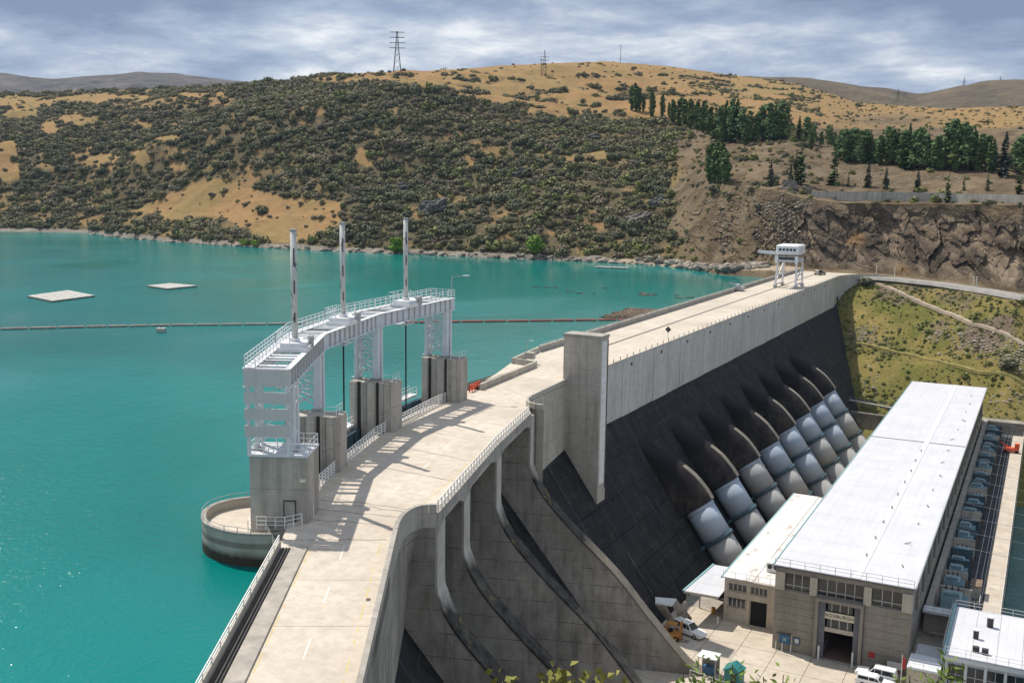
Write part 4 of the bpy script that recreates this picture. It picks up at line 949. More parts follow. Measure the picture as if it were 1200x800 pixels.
# front wall in horizontal board-marked courses
def front_courses(x0, x1, z0, z1, n):
    h = (z1-z0)/n
    for i in range(n): MB().box(((x0+x1)/2, Y0+.2+.012*(i % 2), z0+h*(i+.5)), (x1-x0, .4, h-.035)).build('wall_course', M['bldgfront'], ph)
front_courses(-30.7, -25.05, YZ, -25.45, 8); front_courses(-18.55, -12.6, YZ, -25.45, 8)
MB().box((-21.65, 143.2, -25.42), (18.0, .5, .16)).build('spandrel', M['bldgfront'], ph)
MB().box((-21.65, Y0+.5, -22.62), (18.1, 1.0, .62)).build('roof_beam', M['bldgfront'], ph)
MB().box((-21.65, 143.2, -29.8), (18.0, .1, 9)).build('front_backing', M['dark'], ph) if False else None
for x, w in ((-30.05, 1.3), (-25.45, 1.0), (-18.3, 1.0), (-13.25, 1.3)): MB().box((x, Y0+.1, -24.2), (w, .6, 2.56)).build('column', M['annex'], ph)
for xa, xb, k in ((-29.35, -26.0, 3), (-24.9, -18.85, 5), (-17.75, -13.95, 3)):
    wd = MB().box(((xa+xb)/2, Y0+.55, -24.2), (xb-xa, .08, 2.5)).build('window', M['glass'], ph)
    for i in range(1, k): MB().box((xa+(xb-xa)*i/k, Y0+.45, -24.2), (.09, .14, 2.5)).build('mullion', M['winframe'], wd)
    MB().box(((xa+xb)/2, Y0+.44, -24.75), (xb-xa, .12, .09)).build('transom', M['winframe'], wd)
# doorway
for x in (-24.78, -18.82): MB().box((x, Y0-.2, -29.95), (.42, 1.0, 8.7)).build('door_surround', M['bldgfront'], ph)
MB().box((-21.8, Y0-.2, -25.72), (6.4, 1.06, .4)).build('door_surround', M['bldgfront'], ph)
for x in (-24.15, -19.45): MB().box((x, Y0+.25, -30.1), (.85, .3, 8.4)).build('door_jamb', M['doorgrey'], ph)
for zc, hh in ((-26.7, 1.35), (-29.1, 1.2)):
    w_ = MB().box((-21.8, Y0+.36, zc), (3.3, .08, hh)).build('window', M['glass'], ph)
    for x in (-22.9, -21.8, -20.7): MB().box((x, Y0+.28, zc), (.1, .12, hh)).build('mullion', M['winframe'], w_)
sg = MB().box((-21.8, Y0+.12, -27.95), (3.9, .2, .95)).build('name_board', M['signcream'], ph)
MB().box((-21.8, Y0+.26, -30.05), (4.3, .25, .6)).build('lintel', M['annex'], ph)
cu = bpy.data.curves.new('lettering', 'FONT'); cu.body = 'ROXBURGH'; cu.size = .66; cu.align_x = 'CENTER'; cu.align_y = 'CENTER'; cu.extrude = .02; cu.space_character = 1.08
to = bpy.data.objects.new('tmp', cu); C.objects.link(to); dg = bpy.context.evaluated_depsgraph_get(); tm = bpy.data.meshes.new_from_object(to.evaluated_get(dg)); bpy.data.objects.remove(to)
tm.materials.clear(); tm.materials.append(M['letter']); lt = link('lettering', tm, sg, Vector((-21.8, Y0-.01, -27.95))-root_loc(sg)); lt.rotation_euler = (math.pi/2, 0, 0)
# hall behind the open door
hm = MB(); hm.quad((-24, Y0+.1, YZ+.02), (-19.8, Y0+.1, YZ+.02), (-19.8, Y0+22, YZ+.02), (-24, Y0+22, YZ+.02)); hm.build('hall_floor', M['interior'], ph)
MB().box((-21.8, Y0+22.2, -30), (17, .3, 9)).build('hall_back_wall', M['bldgfront'], ph)
MB().box((-21.8, Y0-.35, YZ+.03), (5.6, .7, .06)).build('threshold', M['kerb'], ph)
for x in (-24.05, -19.55): MB().tube((x-.1, Y0-.9, YZ), (x-.1, Y0-.9, YZ+2.1), .12, 8).build('bollard', M['railwhite'], ph)
# long sides and back
MB().box((X0+.2, (Y0+Y1)/2+.3, -28.2), (.4, Y1-Y0-.6, 12.2)).build('side_wall', M['annex'], ph)
MB().box(((X0+X1)/2, Y1-.2, -28.2), (X1-X0-.9, .4, 12.2)).build('back_wall', M['bldgfront'], ph)
MB().box((X1-.5, (Y0+Y1)/2+.3, -31.2), (.5, Y1-Y0-.6, 6.2)).build('side_wall', M['bldgfront'], ph)
for i in range(20):
    y0 = Y0+1+i*8.0; w_ = MB().box((X1-.45, y0+4, -25.3), (.12, 7.0, 5.2)).build('window', M['glass'], ph)
    for k in range(1, 5): MB().box((X1-.38, y0+.5+7*k/5, -25.3), (.12, .12, 5.2)).build('mullion', M['winframe'], w_)
    MB().box((X1-.3, y0, -25.3), (.6, .9, 5.9)).build('pilaster', M['bldgfront'], ph)
MB().box((-21.7, 229.86, RZ+.04), (18.6, .42, .14)).build('roof_joint', M['dark'], ph)
M['ridge'] = plain('ridge_cap_white', (.66, .665, .69), .5, 0, .1, 1)
# roof in sheets, two falls off a ridge strip
yj = [142.35]+[142.35+k*161.4/24 for k in range(1, 24)]+[303.75]
for i, (a, b) in enumerate(zip(yj[:-1], yj[1:])):
    for xa, xb in ((-31.0, -20.35), (-19.35, -12.35)):
        z = RZ; g = .015
        MB().box(((xa+xb)/2, (a+b)/2, z), (xb-xa-.03, b-a-g*2, .14)).build('roof_sheet', M['roof'], ph)
MB().box((-19.85, (142.35+303.75)/2, RZ+.05), (.98, 161.4, .16)).build('ridge_strip', M['ridge'], ph)
MB().box((-21.65, (142.35+303.75)/2, RZ-.17), (18.4, 161.0, .16)).build('roof_deck', M['dark'], ph)
MB().box((-31.08, (142.35+303.75)/2, RZ+.02), (.14, 161.4, .3)).build('gutter', M['trim'], ph)
MB().box((-12.27, (142.35+303.75)/2, RZ+.02), (.16, 161.4, .3)).build('gutter', M['galv'], ph)
railing([(-30.8, 142.5, RZ+.08), (-12.5, 142.5, RZ+.08)], '', 1.0, 2.0, 2, 'galv', .028, parent=ph)
rnd = random.Random(9)
for k in range(9): MB().tube((-20.0+rnd.uniform(-.2, .2), 152+k*8.6, RZ+.08), (-20, 152+k*8.6, RZ+.6), .14, 8).build('roof_vent', M['galv'], ph)
for k in range(14): MB().tube((-15.0+rnd.uniform(-1, 1), 150+k*10.6, RZ+.08), (-15, 150+k*10.6, RZ+.45), .1, 6).build('roof_vent', M['galv'], ph)
# notice boards on the front
nb_ = MB().box((-29.0, Y0-.12, -32.6), (1.5, .12, 1.3)).build('notice_board', M['tileblue'], ph); MB().box((-29.0, Y0-.2, -32.6), (.5, .06, .5)).build('panel', M['trafo'], nb_)
MB().box((-27.3, Y0-.1, -32.5), (.9, .1, .9)).build('notice_board', M['tileblue'], ph); MB().box((-27.3, Y0-.17, -32.5), (.5, .06, .6)).build('panel', M['paintwhite'], nb_)
for x in (-30.1, -29.2, -28.0): MB().tube((x, Y0-.5, YZ), (x, Y0-.5, YZ+1.3), .06, 6).build('pipe_stand', M['railwhite'], ph)
MB().bar((-30.2, Y0-.3, -31.7), (-28.0, Y0-.3, -31.6), .12).build('pipe', M['dark'], ph); MB().bar((-28.0, Y0-.3, -31.6), (-28.0, Y0-.3, -33.9), .1).build('pipe', M['galv'], ph)
MB().box((-17.3, Y0-.08, -32.3), (.8, .1, .7)).build('fire_cabinet', M['red'], ph)
MB().box((-14.2, Y0-.5, -33.0), (2.0, .08, 1.0)).build('hand_gate', M['railwhite'], ph)

# ------------------------------------------------------------------ low annexe between hall and dam
an = empty('annexe_building', (-39.5, 148.8, YZ), 'cream two storey annexe with stained flat roof beside the power station hall', 'building')
AZ_ = -27.6
MB().box((-35.2, 173.4, -30.95), (8.5, 48.6, 6.6)).build('wall', M['annex'], an)
def an_win(xa, xb, za, zb, k):
    w_ = MB().box(((xa+xb)/2, 149.0, (za+zb)/2), (xb-xa, .08, zb-za)).build('window', M['glass'], an)
    for i in range(k+1): MB().box((xa+(xb-xa)*i/k, 148.95, (za+zb)/2), (.1, .14, zb-za)).build('mullion', M['winframe'], w_)
    MB().box(((xa+xb)/2, 148.9, za-.06), (xb-xa+.1, .22, .1)).build('sill', M['annex'], w_)
an_win(-38.9, -36.2, -29.35, -28.4, 4); an_win(-35.6, -33.1, -29.35, -28.4, 4); an_win(-38.9, -36.3, -31.9, -30.7, 4)
fr = [(-39.5, -38.95, YZ, -28), (-36.15, -35.65, YZ, -28)]
MB().box((-35.15, 148.95, -27.9), (8.7, .4, .8)).build('fascia', M['annex'], an)
for a, b, z0, z1 in ((-39.5, -38.98, YZ, -28.3), (-36.15, -35.68, YZ, -28.3), (-33.05, -30.9, YZ, -28.3)): MB().box(((a+b)/2, 148.93, (z0+z1)/2), (b-a, .36, z1-z0)).build('wall_pier', M['annex'], an)
MB().box((-35.9, 148.94, -30.0), (6.2, .35, .9)).build('spandrel', M['annex'], an); MB().box((-37.55, 148.95, -33.2), (2.8, .3, 2.25)).build('dado', M['annex'], an)
MB().box((-34.3, 149.05, -32.4), (2.4, .08, 3.7)).build('doorway', M['black'], an)
for i, (xa, xb) in enumerate(((-39.9, -35.3), (-35.25, -30.75))):
    for j in range(6): MB().box(((xa+xb)/2, 148.6+4.1+j*8.2, AZ_+.08*(1-i)), (xb-xa, 8.17, .16)).build('roof_sheet', M['roofold'], an)
MB().box((-39.95, 173.2, AZ_+.06), (.2, 49.3, .3)).build('gutter', M['trim'], an)
railing([(-39.7, 148.7, AZ_+.17), (-31, 148.7, AZ_+.17)], '', .9, 1.6, 1, 'galv', .025, parent=an)
ac = MB().box((-33.6, 154.8, AZ_+.85), (1.9, 1.8, 1.4)).build('cooling_unit', M['steelwhite'], an)
for dx in (-.45, .45): MB().tube((-33.6+dx, 153.9, AZ_+1.0), (-33.6+dx, 153.78, AZ_+1.0), .36, 14).build('fan', M['dark'], ac)
MB().box((-32.0, 157.6, AZ_+.7), (2.2, 3.0, 1.0)).build('duct', M['trafo'], an); MB().box((-31.9, 155.0, AZ_+.35), (1.6, .8, .4)).build('duct', M['galv'], an)
# canopy
cn = empty('lean_to_canopy', (-44.3, 144.7, YZ), 'white sloping canopy roof between the annexe and the foot of the dam', 'canopy')
cz = lambda x: -29.7+(x+39.5)*-.07
for j in range(3):
    ya = 145.2+j*4.3; P = [Vector((-44.6+.25*j, ya, cz(-44.4)-.05)), Vector((-39.55, ya+.9, cz(-39.5))), Vector((-39.55, ya+5.15, cz(-39.5))), Vector((-44.6+.25*(j+1), ya+4.25, cz(-44.4)-.05))]
    MB().extrude(P, (0, 0, -.16)).build('roof_sheet', M['roof'], cn)
MB().bar((-44.7, 145.1, cz(-44.4)-.1), (-43.9, 158.1, cz(-44.4)-.1), .25, .35).build('gutter', M['trim'], cn); MB().bar((-44.6, 145.15, cz(-44.4)-.25), (-39.6, 146.05, cz(-39.5)-.2), .12, .35).build('fascia', M['annex'], cn)
for x, y in ((-44.2, 145.6), (-44.0, 151.5), (-43.6, 157.5)): MB().box((x, y, -32.1), (.2, .2, 4.4)).build('post', M['galv'], cn)
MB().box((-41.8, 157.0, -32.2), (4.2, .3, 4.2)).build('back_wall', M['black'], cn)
dr = prop(MB().tube((-41.5, 150.5, YZ), (-41.5, 150.5, YZ+.95), .32, 14).tube((-41.5, 150.5, YZ+.45), (-41.5, 150.5, YZ+.52), .35, 14).build('oil_drum', M['yellowmach']), 'yellow drum standing in the shade under the canopy', 'drum')
bl = prop(MB().tube((-39.9, 147.2, YZ), (-39.9, 147.2, YZ+.95), .14, 10).tube((-39.9, 147.2, YZ+.96), (-39.9, 147.2, YZ+1.05), .10, 10).build('gas_bottle', M['railwhite']), 'white gas bottle by the corner of the annexe under the canopy', 'bottle')
# sloping hatch cover on the foot of the dam
hc = empty('stair_hatch', (-50, 146, YZ), 'small concrete stair shelter with pale lid at the foot of the dam', 'shelter')
lp_ = [Vector(W(u, v, -29.4)) for u, v in ((768, 699), (793, 701), (787, 708.5), (768, 705.5))]; MB().extrude(lp_, (0, 0, -.25)).build('lid', M['tile'], hc)
MB().extrude([lp_[3]+Vector((0, 0, -.3)), lp_[3].lerp(lp_[2], .6)+Vector((0, 0, -.3)), Vector(W(790, 727, YZ)), Vector(W(783, 729, YZ))], (0, .3, 0)).build('side_wall', M['spilledge'], hc)
MB().extrude([lp_[2]+Vector((0, .5, -.3)), lp_[1]+Vector((0, 0, -.3)), Vector(W(810, 724, YZ)), Vector(W(797, 729, YZ))], (0, .3, 0)).build('side_wall', M['spill'], hc)

# ------------------------------------------------------------------ control building at the lower right
sw = empty('control_building', (-12.3, 139, YZ), 'white flat roofed control building in the lower right corner beside the tailrace', 'building')
SZ = -30.0
MB().box((2.0, 151.0, -33.0), (20.6, 17.2, 5.6)).build('wall', M['steel'], sw)
for k in range(7): MB().box((-6.6+k*3.0, 150.9, SZ+.02), (2.96, 18.0, .24)).build('roof_sheet', M['roof'], sw)
for k in range(9): MB().box((-7.9+k*2.35, 142.25, -32.5), (.35, .3, 4.6)).build('pilaster', M['steelwhite'], sw)
for k in range(8):
    w_ = MB().box((-6.72+k*2.35, 142.32, -32.3), (1.9, .1, 2.2)).build('window', M['glass'], sw); MB().box((-6.72+k*2.35, 142.25, -32.3), (.08, .1, 2.2)).build('mullion', M['winframe'], w_); MB().box((-6.72+k*2.35, 142.25, -32.5), (1.9, .1, .08)).build('transom', M['winframe'], w_)
MB().box((2.0, 142.1, SZ-.35), (20.9, .5, .5)).build('fascia', M['steelwhite'], sw)
MB().box((-8.3, 151.0, SZ+.25), (.3, 17.8, .7)).build('parapet', M['trim'], sw)
MB().box((-10.4, 140.9, -31.3), (4.0, 4.6, .3)).build('low_roof', M['steel'], sw); MB().box((-10.4, 140.6, -33.0), (3.9, 4.0, 3.0)).build('low_wall', M['annex'], sw)
MB().box((-10.5, 158.6, -30.6), (3.9, 2.2, .35)).build('link_bridge', M['steel'], sw); MB().box((-10.5, 159.4, -32.5), (3.8, .3, 3.4)).build('light_well_wall', M['pale'], sw); MB().box((-10.4, 149.5, YZ+.6), (3.8, 5.0, .8)).build('low_roof', M['steel'], sw)
railing([(-12.2, 138.8, -31.1), (-8.6, 138.8, -31.1)], '', 1.0, 1.5, 2, 'railwhite', .025, parent=sw); railing([(-8.2, 142.1, SZ+.15), (12, 142.1, SZ+.15)], '', 1.0, 2.4, 2, 'railwhite', .025, parent=sw)
railing([(-8.3, 159.8, SZ+.15), (12, 159.8, SZ+.15)], '', 1.0, 2.4, 2, 'railwhite', .025, parent=sw); railing([(-12.2, 157.5, -30.4), (-8.6, 157.5, -30.4)], '', 1.0, 1.3, 2, 'galv', .025, parent=sw); railing([(-8.5, 142.5, SZ+.6), (-8.5, 158, SZ+.6)], '', .9, 2., 2, 'galv', .022, parent=sw)
for x, y, r, h, mt in ((-3.4, 154.2, .42, 1.5, 'dark'), (-4.9, 149.1, .35, 1.3, 'dark')):
    v_ = MB().tube((x, y, SZ+.14), (x, y, SZ+h), r, 12).build('roof_vent', M[mt], sw); MB().tube((x, y, SZ+h+.02), (x, y, SZ+h+.15), r*1.15, 12).build('cowl', M['steelwhite'], v_)
for x, y in ((-4.6, 144.6), (-3.5, 144.4)): MB().box((x, y, SZ+.5), (.8, .6, .75)).build('roof_unit', M['dark'], sw)
# flag by the door
fl = empty('flag_pole', (-12.9, 137.6, YZ), 'white pole with a red and white flag at the control building corner', 'flag'); MB().tube((-12.9, 137.6, YZ), (-12.9, 137.6, -29.3), .05, 6).build('pole', M['railwhite'], fl); MB().add([(-12.9, 137.62, -29.5), (-12.45, 137.5, -29.7), (-12.5, 137.5, -31.2), (-12.9, 137.62, -31.0), (-12.9, 137.68, -29.5), (-12.45, 137.56, -29.7), (-12.5, 137.56, -31.2), (-12.9, 137.68, -31.0)], [(0, 1, 2, 3), (7, 6, 5, 4), (0, 4, 5, 1), (1, 5, 6, 2), (2, 6, 7, 3), (3, 7, 4, 0)]).build('cloth', M['red'], fl)

# ------------------------------------------------------------------ transformer deck on the tailrace side
td = MB().quad((-12.6, 160.5, YZ-.02), (-2.4, 160.5, YZ-.02), (-2.4, 306, YZ-.02), (-12.6, 306, YZ-.02)).build('transformer_deck', M['asphalt']); prop(td, kind='structure')
for k in range(18): MB().box((-3.75, 164.5+k*8, YZ+.02), (2.6, 7.95, .16)).build('quay_slab', M['yard'], td)
for x in (-6.9, -6.0, -5.45): MB().box((x, 233, YZ+.02), (.1, 144, .08)).build('rail', M['galv'], td)
MB().box((-12.0, 233, -32.6), (.9, 146, 3.4)).build('bay_wall', M['spilledge'], td)
MB().box((-7.0, 308.5, -33.0), (12, 4.2, 3.4)).build('end_wall', M['spill'], td)
railing([(-2.5, 162, YZ+.1), (-2.5, 306, YZ+.1)], 'thin white railing along the tailrace edge of the transformer deck', 1.1, 3.0, 2, 'railwhite', .03)
def trafo(loc, label, s=1.):
    t = empty('transformer', loc, label, 'transformer', 'transformers behind the power station'); x, y, z = loc
    MB().box((x, y, z+1.5*s), (2.3*s, 2.6*s, 2.6*s)).build('tank', M['trafo'], t, bevel=.05)
    for k in range(6): MB().box((x+1.55*s, y-1.1*s+k*.44*s, z+1.45*s), (.7*s, .12, 2.0*s)).build('radiator_fin', M['trafo'], t)
    for k in range(3):
        b = MB().tube((x-.7*s+k*.7*s, y, z+2.8*s), (x-.7*s+k*.7*s, y, z+3.9*s), .13*s, 8, .07*s).build('bushing', M['ceramic'], t)
        for q_ in range(3): MB().tube((x-.7*s+k*.7*s, y, z+(3.0+q_*.27)*s), (x-.7*s+k*.7*s, y, z+(3.06+q_*.27)*s), .21*s, 8).build('skirt', M['ceramic'], b)
    MB().tube((x-.9*s, y-1.0*s, z+3.3*s), (x+.9*s, y-1.0*s, z+3.3*s), .33*s, 10).build('conservator', M['trafo'], t)
    MB().box((x, y, z+.1), (2.6*s, 2.9*s, .2)).build('plinth', M['kerb'], t); return t
t0_ = trafo((-9.3, 167.2, YZ), 'large pale blue transformer standing alone nearest the control building', 1.25)
on = ['first', 'second', 'third', 'fourth', 'fifth', 'sixth', 'seventh', 'eighth', 'ninth', 'tenth', 'eleventh', 'twelfth', 'thirteenth', 'fourteenth', 'fifteenth', 'sixteenth', 'seventeenth', 'eighteenth', 'nineteenth', 'twentieth', 'twenty-first', 'last']
proto = None
for k in range(21):
    y = 176.5+k*6.05; lab = 'pale blue transformer, %s in the row behind the blank screen wall' % on[k]
    if proto is None: proto = trafo((-9.9, y, YZ), lab, 1.0)
    else: c = copy_tree(proto); c.location = (-9.9+rnd.uniform(-.25, .25), y+rnd.uniform(-.3, .3), YZ); c.scale = (rnd.uniform(.85, 1.05), rnd.uniform(.85, 1.1), rnd.uniform(.75, 1.1)); c['label'] = lab
for k in range(21):
    y = 179.5+k*6.05; fw = prop(MB().box((-9.6, y, YZ+1.5), (3.6, .22, 3.0)).build('fire_wall', M['trafodark' if k % 3 else 'pale']), 'thin fire wall %s along the transformer row' % on[k], 'wall', 'fire walls between the transformers')
prop(MB().box((-9.0, 171.6, YZ+1.5), (4.4, .25, 3.0)).box((-9.0, 171.6, YZ+3.05), (4.6, .4, .12)).build('screen_wall', M['pale']), 'blank pale screen wall behind the large near transformer', 'wall')
# lattice bus supports and strung wires
for k in range(11):
    y = 172+k*12.1; s_ = empty('bus_support', (-7.6, y, YZ), 'dark insulator post %s along the transformer deck' % on[k], 'insulator', 'bus supports'); MB().tube((-7.6, y, YZ), (-7.6, y, YZ+3.2), .09, 6).build('post', M['dark'], s_); MB().tube((-7.6, y, YZ+3.2), (-7.6, y, YZ+4.4), .17, 8, .1).build('insulator', M['ceramic'], s_); MB().bar((-8.6, y, YZ+3.2), (-6.6, y, YZ+3.2), .1).build('crossarm', M['dark'], s_)
for k in range(15):
    y = 176+k*8.6; a = Vector((-12.3, y, -25.5)); b = Vector((24, y+14, -29.5)); mb = MB(); n = 8; pp = None
    for i in range(n+1):
        t = i/n; p = a.lerp(b, t)-Vector((0, 0, 5.2*t*(1-t)))
        if pp: mb.tube(pp, p, .022, 4)
        pp = p
    prop(mb.build('overhead_wire', M['galv']), 'overhead wire strung from the hall over the transformers to the tailrace', 'wire', 'overhead wires')
kk = empty('tool_shed', (-6.4, 176.5, YZ), 'small deck shed with rusty lid beside the screen wall', 'shed'); MB().box((-6.4, 178, YZ+1.0), (1.5, 3.4, 2.0)).build('wall', M['kerb'], kk); MB().box((-6.4, 178, YZ+2.1), (1.7, 3.6, .16)).build('roof', M['timber'], kk)
railing([(-7.0, 172.5, YZ), (-5.6, 172.5, YZ), (-5.6, 175.5, YZ)], 'small white hand railing in front of the deck shed', 1.1, .7, 3, 'railwhite', .03)
oc = empty('deck_crane', (-4.9, 284, YZ), 'orange maintenance machine on the far end of the transformer deck', 'machine'); MB().box((-4.9, 284, YZ+.9), (3.6, 1.5, .9)).build('body', M['orange'], oc); MB().box((-3.6, 284, YZ+1.9), (1.1, 1.3, 1.1)).build('cab', M['orange'], oc); MB().bar((-5.4, 284, YZ+1.4), (-7.6, 284, YZ+2.6), .25).build('boom_arm', M['orange'], oc)
for dx in (-1.3, 1.3):
    for dy in (-.75, .75): MB().tube((-4.9+dx, 284+dy-.12, YZ+.42), (-4.9+dx, 284+dy+.12, YZ+.42), .42, 12).build('wheel', M['tyre'], oc)
# low retaining works where the hill meets the end of the power station
ew = prop(MB().prism([(-50, 310), (-31, 307), (-31, 308.2), (-50, 311.5)], -42, -33.4).build('retaining_wall', M['spill']), 'dark concrete wall between the penstocks and the end of the hall', 'wall')
gb = empty('service_gangway', (-46, 312, -31), 'pale steel gangway crossing behind the last penstock', 'bridge'); MB().bar((-49, 314.5, -31), (-33, 310.2, -31.6), 1.2, .25).build('deck', M['galv'], gb); railing([(-49, 313.9, -30.9), (-33, 309.6, -31.5)], '', 1.1, 2, 2, 'galv', .03, parent=gb)

# ------------------------------------------------------------------ vehicles
def car(name, label, loc, rz, L=4.9, Wd=1.85, H=1.75, body='carwhite', van=True, cat='car'):
    r_ = empty(name, loc, label, cat, None, rz); h = L/2
    low = [(-h, .32), (-h+.02, .95), (h-.05, .85), (h, .62), (h, .32)]
    def slab(prof, w0, w1, nm, mt, par):
        n = len(prof); zs_ = [p[1] for p in prof]; za, zb = min(zs_), max(zs_); v = []
        for sgn in (-1, 1):
            for x, z in prof: w = w0+(w1-w0)*(z-za)/max(zb-za, .01); v.append((x, sgn*w/2, z))
        f = [tuple(range(n)), tuple(range(2*n-1, n-1, -1))]+[(i, n+i, n+(i+1) % n, (i+1) % n) for i in range(n)]
        mb = MB().add(v, f); o = mb.build(nm, M[mt], par, local=True, bevel=.05); return o
    slab([(-h, .32), (-h-.02, .98), (h*.36, 1.02), (h-.1, .90), (h+.02, .68), (h, .32)], Wd, Wd*.97, 'body', body, r_)
    tail = -h+.05 if van else -h*.62
    cab = slab([(tail, .98), (tail+.12, H), (h*.08, H), (h*.40, 1.0)], Wd*.95, Wd*.76, 'cabin', body, r_)
    for sgn in (-1, 1):
        for xa, xb in (((tail+.28), -h*.32), (-h*.28, h*.03), (h*.06, h*.27)):
            yo = lambda z: sgn*(Wd*.95+(Wd*.76-Wd*.95)*(z-.98)/(H-.98))/2+sgn*.012
            xt = min(xb, h*.12); MB().add([(xa, yo(1.1), 1.1), (xb, yo(1.1), 1.1), (xt if xb > h*.1 else xb, yo(H-.15), H-.15), (xa, yo(H-.15), H-.15)], [(0, 1, 2, 3)]).build('window', M['glass'], r_, local=True)
        MB().box((h-.02, sgn*Wd*.36, .72), (.08, .34, .18)).build('headlight', M['signcream'], r_, local=True); MB().box((-h-.02, sgn*Wd*.42, .8), (.06, .16, .3)).build('tail_light', M['red'], r_, local=True)
        for x in (-h*.60, h*.62):
            w_ = MB().tube((x, sgn*(Wd/2-.2), .34), (x, sgn*(Wd/2+.02), .34), .34, 16).build('wheel', M['tyre'], r_, local=True); MB().tube((x, sgn*(Wd/2+.02), .34), (x, sgn*(Wd/2+.035), .34), .19, 12).build('rim', M['galv'], w_, local=True)
    MB().add([(h*.385, -Wd*.42, 1.06), (h*.385, Wd*.42, 1.06), (h*.115, Wd*.36, H-.08), (h*.115, -Wd*.36, H-.08)], [(0, 1, 2, 3)]).build('windscreen', M['glass'], r_, local=True)
    return r_
car('utility_van', 'white utility van parked at the foot of the dam behind the forklift', (-42.4, 141.4, YZ), -.35, 5.1, 1.9, 1.85)
car('pickup_truck', 'white double cab pickup by the right side of the power station doorway', (-16.2, 139.9, YZ), math.pi-.05, 5.2, 1.9, 1.8, van=True)
car('parked_car', 'white car at the bottom edge of the yard, in front of the pickup', (-16.0, 137.4, YZ), -.05, 4.7, 1.85, 1.6)
car('parked_car', 'dark grey car parked on the far end of the dam crest', (-71.5, 378, .02), 1.2, 4.6, 1.9, 1.7, 'cardark')
fk = empty('forklift', (-44.1, 138.6, YZ), 'ochre forklift with raised mast and overhead guard beside the white van', 'forklift', None, .0); F0 = (-44.1, 138.6, YZ)
def fb(nm, c, s, mt, par=fk): return MB().box((F0[0]+c[0], F0[1]+c[1], F0[2]+c[2]), s).build(nm, M[mt], par, bevel=.03)
fb('chassis', (0, 0, .75), (2.3, 1.3, .8), 'yellowmach'); fb('counterweight', (-1.15, 0, .95), (.6, 1.3, 1.1), 'yellowmach'); fb('seat', (-.2, 0, 1.35), (.5, .6, .4), 'black')
for dx in (-.7, .6):
    for dy in (-.55, .55): MB().bar((F0[0]+dx, F0[1]+dy, F0[2]+1.1), (F0[0]+dx, F0[1]+dy, F0[2]+2.35), .1).build('guard_post', M['yellowmach'], fk)
fb('guard_roof', (-.05, 0, 2.4), (1.5, 1.25, .1), 'yellowmach')
for dy in (-.42, .42): fb('mast_rail', (1.3, dy, 1.5), (.18, .16, 2.9), 'yellowmach')
for z_ in (.4, 1.5, 2.8): fb('mast_crossbar', (1.3, 0, z_), (.14, 1.0, .16), 'yellowmach')
for dy in (-.3, .3): fb('fork', (1.95, dy, .15), (1.2, .12, .07), 'dark')
for dx in (-.85, .8):
    for dy in (-.6, .6): w_ = MB().tube((F0[0]+dx, F0[1]+dy-.14, F0[2]+.4), (F0[0]+dx, F0[1]+dy+.14, F0[2]+.4), .4, 14).build('wheel', M['tyre'], fk); MB().tube((F0[0]+dx, F0[1]+dy-.15, F0[2]+.4), (F0[0]+dx, F0[1]+dy+.15, F0[2]+.4), .18, 10).build('hub', M['yellowmach'], w_)
# yard huts at the bottom edge
hu = empty('yard_shelter', (-36.2, 130.2, YZ), 'small shelter with flat white roof at the toe of the spillway wall', 'shelter'); MB().box((-36.2, 130.2, YZ+2.75), (2.6, 2.3, .14)).build('roof', M['steelwhite'], hu); MB().box((-36.2, 131.2, YZ+1.3), (2.3, .1, 2.6)).build('back_wall', M['kerb'], hu)
for dx in (-1.15, 1.15):
    for dy in (-1, 1): MB().box((-36.2+dx, 130.2+dy, YZ+1.35), (.1, .1, 2.7)).build('post', M['galv'], hu)
MB().box((-36.2, 130.4, YZ+.6), (1.6, .7, 1.1)).build('bench', M['tileblue'], hu)
h2 = empty('teal_hut', (-32.6, 129.6, YZ), 'teal painted hut with gabled roof half hidden by leaves', 'hut'); MB().box((-32.6, 129.6, YZ+.95), (2.2, 1.9, 1.9)).build('wall', M['teal'], h2); MB().extrude([Vector((-33.9, 128.5, YZ+1.92)), Vector((-31.3, 128.5, YZ+1.92)), Vector((-32.6, 128.5, YZ+2.7))], (0, 2.2, 0)).build('roof', M['teal'], h2); MB().box((-32.4, 128.62, YZ+.9), (.7, .06, 1.7)).build('door', M['dark'], h2)
railing([(-38.2, 128.4, YZ), (-30.5, 126.6, YZ)], 'low white rail in front of the yard huts', 1.0, 1.2, 2, 'railwhite', .03)
prop(MB().tube((-45.9, 150.0, YZ), (-45.9, 150.0, YZ+.9), .05, 6).box((-45.9, 150, YZ+1.0), (.5, .06, .4)).build('yard_sign', M['signcream']), 'little cream sign on a post at the foot of the black dam face', 'sign')

# ------------------------------------------------------------------ crest furniture
cr_ = empty('portal_crane', (-71, 326, 0), 'pale blue white portal crane straddling the far crest', 'crane')
cxa, cxb, cya, cyb = -74.0, -67.9, 321.5, 331
for x in (cxa, cxb):
    for y in (cya, cyb):
        MB().bar((x, y, .9), (x+(.35 if x < -70 else -.1), y+(.6 if y < 326 else -.6), 7.6), .55, .5).build('leg', M['steelwhite'], cr_)
        MB().box((x, y, .5), (.8, 1.9, .75)).build('bogie', M['galv'], cr_)
    MB().bar((x, cya, 1.1), (x, cyb, 1.1), .35, .45).build('sill_beam', M['steelwhite'], cr_)
    MB().bar((x, cya+.3, 3.9), (x, cyb-.3, 3.9), .3, .35).build('tie_beam', M['steelwhite'], cr_)
    MB().bar((x, cya+.2, 1.5), (x, cyb-.4, 7.0), .22).build('leg_brace', M['steelwhite'], cr_)
hs = MB().box((-70.85, 326.2, 11.5), (6.9, 9.4, 3.0)).build('machine_house', M['steelwhite'], cr_, bevel=.35)
